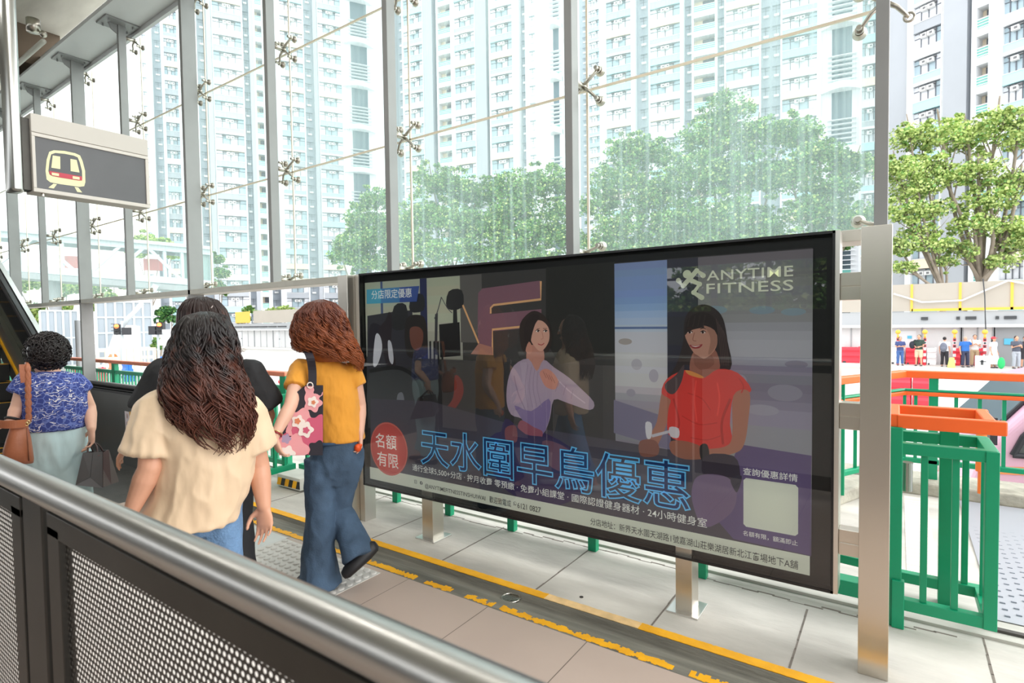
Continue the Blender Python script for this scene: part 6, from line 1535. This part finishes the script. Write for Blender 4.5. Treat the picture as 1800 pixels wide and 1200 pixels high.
for i in range(420):
    d = V((rnd.gauss(0,1),rnd.gauss(0,1),rnd.gauss(.2,1))).normalized()
    if d.dot(face) > .55 and d.z < .3: continue
    q = hc+u*d.dot(u)*.104+f*d.dot(f)*.108+V((0,0,d.z*.112)); t1 = d.orthogonal().normalized(); t2 = d.cross(t1); a0 = rnd.uniform(0,6.28); rr = rnd.uniform(.010,.019)
    b.tube([q+d*(.006*j/3.0)+(t1*cos(a0+j*.75)+t2*sin(a0+j*.75))*rr for j in range(8)], [.0042*(1-.06*j) for j in range(8)], 5)
b.build('hair', mat('curly_black_hair', rgb(38,32,32), .4, var=.3, vscale=30), root, smooth=True)
b = MB(); c = J['wrL'].lerp(J['elL'],.14); ax = (J['elL']-J['wrL']).normalized(); a = ax.orthogonal().normalized(); e = ax.cross(a)
b.tube([c+(a*cos(t*pi/10)+e*sin(t*pi/10))*.031 for t in range(21)],.008,6); b.build('watch', BLACKM, root, smooth=True)
# brown shoulder bag
LEA = mat('tan_leather', rgb(168,100,68), .45, var=.08, vscale=8, bump=.1); LEAD = mat('leather_dark', rgb(130,74,48), .45)
r = thing('shoulder_bag', P(32,790,-.2), 'tan leather shoulder bag with plaited strap carried by the older woman', 'bag')
DB = -.20
b = MB(); R = []
for y, x0, x1, d in ((812,4,59,.06),(806,3,60,.08),(790,5,58,.085),(770,11,55,.075),(752,17,50,.055),(747,18,50,.04)):
    cL, cR_ = P(x0,y,DB), P(x1,y,DB); m_ = (cL+cR_)/2; hw = (cR_-cL)/2; R.append([m_+hw*math.copysign(abs(cos(t))**.7,cos(t))+f*d*math.copysign(abs(sin(t))**.7,sin(t)) for t in [2*pi*i/24 for i in range(24)]])
b.loft(R); b.build('bag_body', LEA, r, smooth=True)
b = MB(); b.tube([P(47,752,DB-.075),P(49,780,DB-.09),P(51,810,DB-.07)],.003,6); b.build('seam', LEAD, r, smooth=True)
b = MB(); pts = spline([P(-14,742,DB),P(8,746,DB-.06),P(30,745,DB-.075),P(50,743,DB-.05)],5,False); b.loft([[p+V((0,0,.022))-f*.004,p-V((0,0,.022))-f*.004,p-V((0,0,.022))+f*.004,p+V((0,0,.022))+f*.004] for p in pts]); b.build('flap_band', LEA, r)
b = MB()
for o in (-1,1):
    pts = [P(47,638,-.02)]
    for i in range(26): t = i/25; pts.append(P(48.5+2.2*t+o*2.2*sin(t*26),642+100*t,-.16-.03*t))
    b.tube(pts,.011,6)
b.build('plaited_strap', LEA, r, smooth=True)
b = MB(); pts = spline([P(43,640,-.155),P(44,655,-.165),P(46,672,-.17)],4,False); b.loft([[p+u*.024-f*.004,p-u*.024-f*.004,p-u*.024+f*.004,p+u*.024+f*.004] for p in pts]); b.build('shoulder_pad', LEA, r)
for x, y in ((50,742),(47,745)): b = MB(); b.tube([P(x+3*cos(t*pi/6),y+3*sin(t*pi/6),DB-.06) for t in range(13)],.003,6); b.build('ring', mat('brass', (.8,.6,.3), .25, 1.0), r, smooth=True)
# dark paper carrier bag
r = thing('carrier_bag', P(170,815,-.02), 'dark grey paper carrier bag hanging from the right hand of the older woman', 'bag')
PB = mat('carrier_grey', rgb(88,86,87), .55, var=.06, vscale=6); PB2 = mat('carrier_plum', rgb(70,50,50), .5)
c0, c1 = P(133,852,-.20), P(180,857,-.20); t0, t1 = P(146,796,-.18), P(180,793,-.18); dp = (P(208,846,.04)-P(180,857,-.20)); dt = (P(190,790,-.04)-P(180,793,-.18))
A_, B_, C_, D_ = c0, c1, c1+dp, c0+dp; a_, b_, c_, d_ = t0, t1, t1+dt, t0+dt
def panel(q, m, nm, th=.004):
    n = (q[1]-q[0]).cross(q[2]-q[0]).normalized(); b = MB(); b.poly(q, n*th); return b.build(nm, m, r)
mf = (A_+B_)/2; mt_ = (a_+b_)/2; apex = mf.lerp(mt_,.28)-f*.012
panel([A_,apex,mt_,a_], PB, 'front_left'); panel([apex,B_,b_,mt_], PB, 'front_right'); panel([A_,B_,apex], mat('carrier_light', rgb(120,120,124), .5), 'front_fold')
gm, gt = (B_+C_)/2, (b_+c_)/2; gi = gt-u*.05-V((0,0,.03))
panel([B_,gm,gi,b_], PB2, 'gusset'); panel([gm,C_,c_,gi], PB2, 'gusset'); panel([D_,C_,c_,d_], PB, 'back'); panel([A_,D_,d_,a_], PB, 'side'); panel([A_,B_,C_,D_], PB, 'base')
for q, w_ in ((t0.lerp(t1,.25),t0.lerp(t1,.75)),((d_).lerp(c_,.25),(d_).lerp(c_,.75))):
    hp_ = P(161,777,-.13); b = MB(); b.tube(spline([q-V((0,0,.02)),q.lerp(hp_,.6)-u*.01,hp_,w_.lerp(hp_,.6)+u*.012,w_-V((0,0,.02))],6,False),.005,6); b.build('handle', PB2, r, smooth=True)
b = MB(); q = b_.lerp(mt_,.35)-f*.006-V((0,0,.035)); b.obox(q,u*.007,V((0,0,.014)),f*.002); b.build('red_tag', mat('tag_red', rgb(160,60,56), .5), r)

# ---- people waiting across the road ----------------------------------------------------------------
def bystander(px, yf, hgt, label, top, bottom, hairm, skm=SK2, turn=0.0, arms='fold', skirt=None, shorts=False, hat=None, extra=None, w=1.0, longhair=False, Yp=38.3):
    p = onY(px, 640, Yp); z0 = -1.22; root = thing('person', (p.x,p.y,z0), label, 'person')
    d = V((-p.x,-p.y,0)).normalized(); face = (d*cos(turn)+V((-d.y,d.x,0))*sin(turn)); s_ = V((-face.y,face.x,0)); B = V((p.x,p.y,z0)); h_ = hgt/1.70
    L = lambda a, c, z: B+s_*a*h_*w+face*c*h_+V((0,0,z*h_))
    J = {}; b = MB(); head_prims(b, L(0,.01,1.58), face, s=h_*1.02)
    b.limb([L(0,0,1.52),L(0,0,1.40)],[.052*h_,.06*h_],10)
    b.rings([(L(0,0,.80),s_*.13*w,face*.10),(L(0,0,.92),s_*.165*w,face*.12),(L(0,0,1.08),s_*.14*w,face*.10),(L(0,0,1.26),s_*.165*w,face*.115),(L(0,0,1.40),s_*.12*w,face*.08)],16)
    AR = {}
    for sd in (-1,1):
        sh = L(.185*sd,0,1.37)
        if arms == 'fold': el, wr = L(.22*sd,.06,1.10), L(-.05*sd,.20,1.14)
        elif arms == 'phone': el, wr = L(.21*sd,.05,1.10), L(.06*sd,.26,1.20)
        elif arms == 'up' and sd == 1: el, wr = L(.30*sd,.10,1.20), L(.20*sd,.18,1.45)
        elif arms == 'hold': el, wr = L(.21*sd,.02,1.10), L(.10*sd,.22,1.06)
        else: el, wr = L(.23*sd,-.02,1.08), L(.24*sd,.06,.84)
        AR[sd] = (sh,el,wr); b.limb([sh,el,wr],[.048*h_,.037*h_,.026*h_],10)
        dd = (wr-el).normalized(); n_ = dd.cross(face if abs(dd.dot(face)) < .8 else s_); hand(b, wr, dd, -s_*sd if abs(dd.dot(s_)) < .8 else face, sd, .6, h_)
        hp, kn, an = L(.09*sd,0,.86), L(.105*sd,.02,.47), L(.12*sd,0,.08); b.limb([hp,kn,an],[.085*h_,.055*h_,.04*h_],10); foot(b, an, face, h_)
    organic('body', b, .012, skm, root, 1)
    b = MB(); b.rings([(L(0,0,.90),s_*.175*w,face*.135),(L(0,0,1.08),s_*.165*w,face*.125),(L(0,0,1.27),s_*.185*w,face*.135),(L(0,0,1.40),s_*.14*w,face*.10),(L(0,0,1.44),s_*.07*w,face*.07)],18)
    for sd in (-1,1): sleeve(b, AR[sd][0], AR[sd][0].lerp(AR[sd][1],.62), .068*h_, .066*h_, 12)
    organic('top', b, .015, top, root, 2, .006, (7,7,4))
    b = MB()
    if skirt:
        b.rings([(L(0,0,.22),s_*.30,face*.28),(L(0,0,.5),s_*.24,face*.22),(L(0,0,.98),s_*.16*w,face*.12)],20); organic('skirt', b, .018, skirt, root, 2, .012, (9,9,1.5))
    else:
        b.rings([(L(0,0,.80),s_*.17*w,face*.125),(L(0,0,.97),s_*.165*w,face*.122)],16)
        for sd in (-1,1):
            hp, kn, an = L(.09*sd,0,.86), L(.105*sd,.02,.47), L(.12*sd,0,.08); b.tube([hp,kn] if shorts else [hp,kn,an.lerp(kn,.08)], [.10*h_,.082*h_] if shorts else [.10*h_,.078*h_,.07*h_], 12)
        organic('shorts' if shorts else 'trousers', b, .015, bottom, root, 2, .006, (7,7,4))
    b = MB(); hc = L(0,-.015,1.62); b.ell(hc-face*.012*h_, s_*.088*h_, face*.098*h_, V((0,0,.098*h_)), 14, 10)
    if longhair: b.rings([(L(0,-.07,1.30),s_*.08,face*.03),(L(0,-.06,1.45),s_*.09,face*.05),(L(0,-.03,1.6),s_*.085,face*.06)],14)
    b.build('hair', hairm, root, smooth=True)
    for sd in (-1,1):
        a = L(.12*sd,.05,.035); b = MB(); b.ell(a, s_*.05*h_, face*.135*h_, V((0,0,.04*h_))); b.build('shoe', mat('shoe_grey', rgb(90,90,96), .6), root, smooth=True)
    if hat:
        b = MB(); b.ell(hc+V((0,0,.03)), s_*.105*h_, face*.115*h_, V((0,0,.085*h_))); b.poly([hc+s_*.09*cos(t)*1.0+face*(.08+.12*sin(t))+V((0,0,.03)) for t in [pi*i/10 for i in range(11)]], (0,0,.012)); b.build('cap', hat, root, smooth=False)
    return root, L, s_, face
hB = mat('hair_black', rgb(34,30,30), .45); hG = mat('hair_grey', rgb(170,160,152), .5); hBr = mat('hair_dark_brown', rgb(60,42,36), .45)
cc = lambda n, *c: mat(n, rgb(*c), .8)
bystander(1582,645,1.62,'man in a navy shirt and blue jeans with folded arms',cc('c_navy',66,80,130),cc('c_jeans',72,104,160),hBr,turn=.2)
_, L, s_, fc = bystander(1615,647,1.74,'man in a dark green shirt and pale shorts with a black shoulder bag',cc('c_green',54,72,64),cc('c_khaki',214,196,166),hB,turn=-.3,arms='hold',shorts=True)
r = thing('backpack', L(-.26,.05,1.15), 'black shoulder bag carried by the man in the dark green shirt', 'bag'); b = MB(); b.ell(L(-.30,.02,1.14), s_*.15, fc*.13, V((0,0,.22))); b.build('bag_body', cc('c_black',48,50,60), r, smooth=True)
b = MB(); b.tube(spline([L(-.28,.08,1.30),L(-.15,.12,1.40),L(.05,.16,1.36)],5,False),.018,6); b.build('strap', MATS['c_black'], r, smooth=True)
_, L, s_, fc = bystander(1660,649,1.62,'person in a white top turned away, wearing a grey backpack',cc('c_white',232,232,238),cc('c_blackt',46,44,50),hB,turn=2.9,arms='side',longhair=False)
r = thing('backpack', L(0,-.2,1.1), 'grey backpack on the person in the white top and black trousers', 'bag'); b = MB(); b.ell(L(0,-.20,1.12), s_*.17, fc*.11, V((0,0,.26))); b.ell(L(0,-.29,1.04), s_*.12, fc*.06, V((0,0,.12))); b.build('bag_body', cc('c_greybag',112,116,130), r, smooth=True)
for q in (-1,1): b = MB(); b.tube(spline([L(.1*q,-.12,1.38),L(.13*q,.10,1.38),L(.14*q,.14,1.2)],4,False),.014,6); b.build('strap', MATS['c_greybag'], r, smooth=True)

bystander(1696,651,1.64,'stout grey haired man in a bright blue shirt and navy trousers raising one arm',cc('c_blue',48,108,186),cc('c_navyt',58,62,88),hG,turn=.6,arms='up',w=1.15)
bystander(1713,645,1.72,'man in a white shirt and khaki trousers behind the man in the bright blue shirt',cc('c_white2',238,234,230),cc('c_khaki2',190,164,130),hB,turn=.1,arms='phone',Yp=39.0)
_, L, s_, fc = bystander(1746,653,1.62,'woman with a red cap, pale top and long white skirt near the right edge',cc('c_pale',222,226,240),None,hB,turn=1.0,arms='side',skirt=cc('c_skirt',244,242,240),hat=cc('c_redcap',226,70,80),longhair=True)
r = thing('shopping_bag', L(.3,.1,.5), 'white shopping bag on the ground in front of the woman with the red cap', 'bag'); p = onY(1727,652,37.6); b = MB(); b.box(p.x-.30,37.5,-1.22,p.x+.30,37.75,-.55); b.build('bag_body', BWH, r, bevel=.02)
b = MB(); b.tube([(p.x-.12,37.62,-.55),(p.x-.1,37.62,-.35),(p.x+.1,37.62,-.35),(p.x+.12,37.62,-.55)],.015,6); b.build('handle', SDARK, r)
b = MB(); b.box(p.x-.08,37.485,-1.02,p.x+.02,37.5,-.76); b.box(p.x-.13,37.485,-.86,p.x+.13,37.5,-.82); b.build('print', SDARK, r)
r = thing('shopping_bag', L(-.3,.1,.5), 'round green bag beside the woman with the red cap', 'bag'); p = onY(1760,645,37.8); b = MB(); b.ell((p.x,37.8,-.92), (.15,0,0), (0,.12,0), (0,0,.30)); b.build('bag_body', cc('c_greenbag',52,190,110), r, smooth=True)
r = thing('shopping_bag', L(-.3,.1,.5), 'lime green bag on the ground beside the grey backpack', 'bag'); p = onY(1671,647,38.1); b = MB(); b.poly([(p.x-.17,37.6,-1.22),(p.x+.17,37.6,-1.22),(p.x+.12,37.6,-.68),(p.x-.08,37.6,-.68)],(0,.2,0)); b.build('bag_body', cc('c_lime',214,230,130), r, bevel=.02)
bystander(1786,648,1.68,'man in a charcoal T-shirt and grey trousers with folded arms at the right edge',cc('c_char',84,88,102),cc('c_greyt',172,176,186),hB,turn=.5,arms='phone')
bystander(1801,646,1.64,'person in a dark top cut off by the right edge of the picture',cc('c_dark',60,58,64),cc('c_darkshort',58,56,62),hBr,turn=.2,arms='side',shorts=True,Yp=39.0)
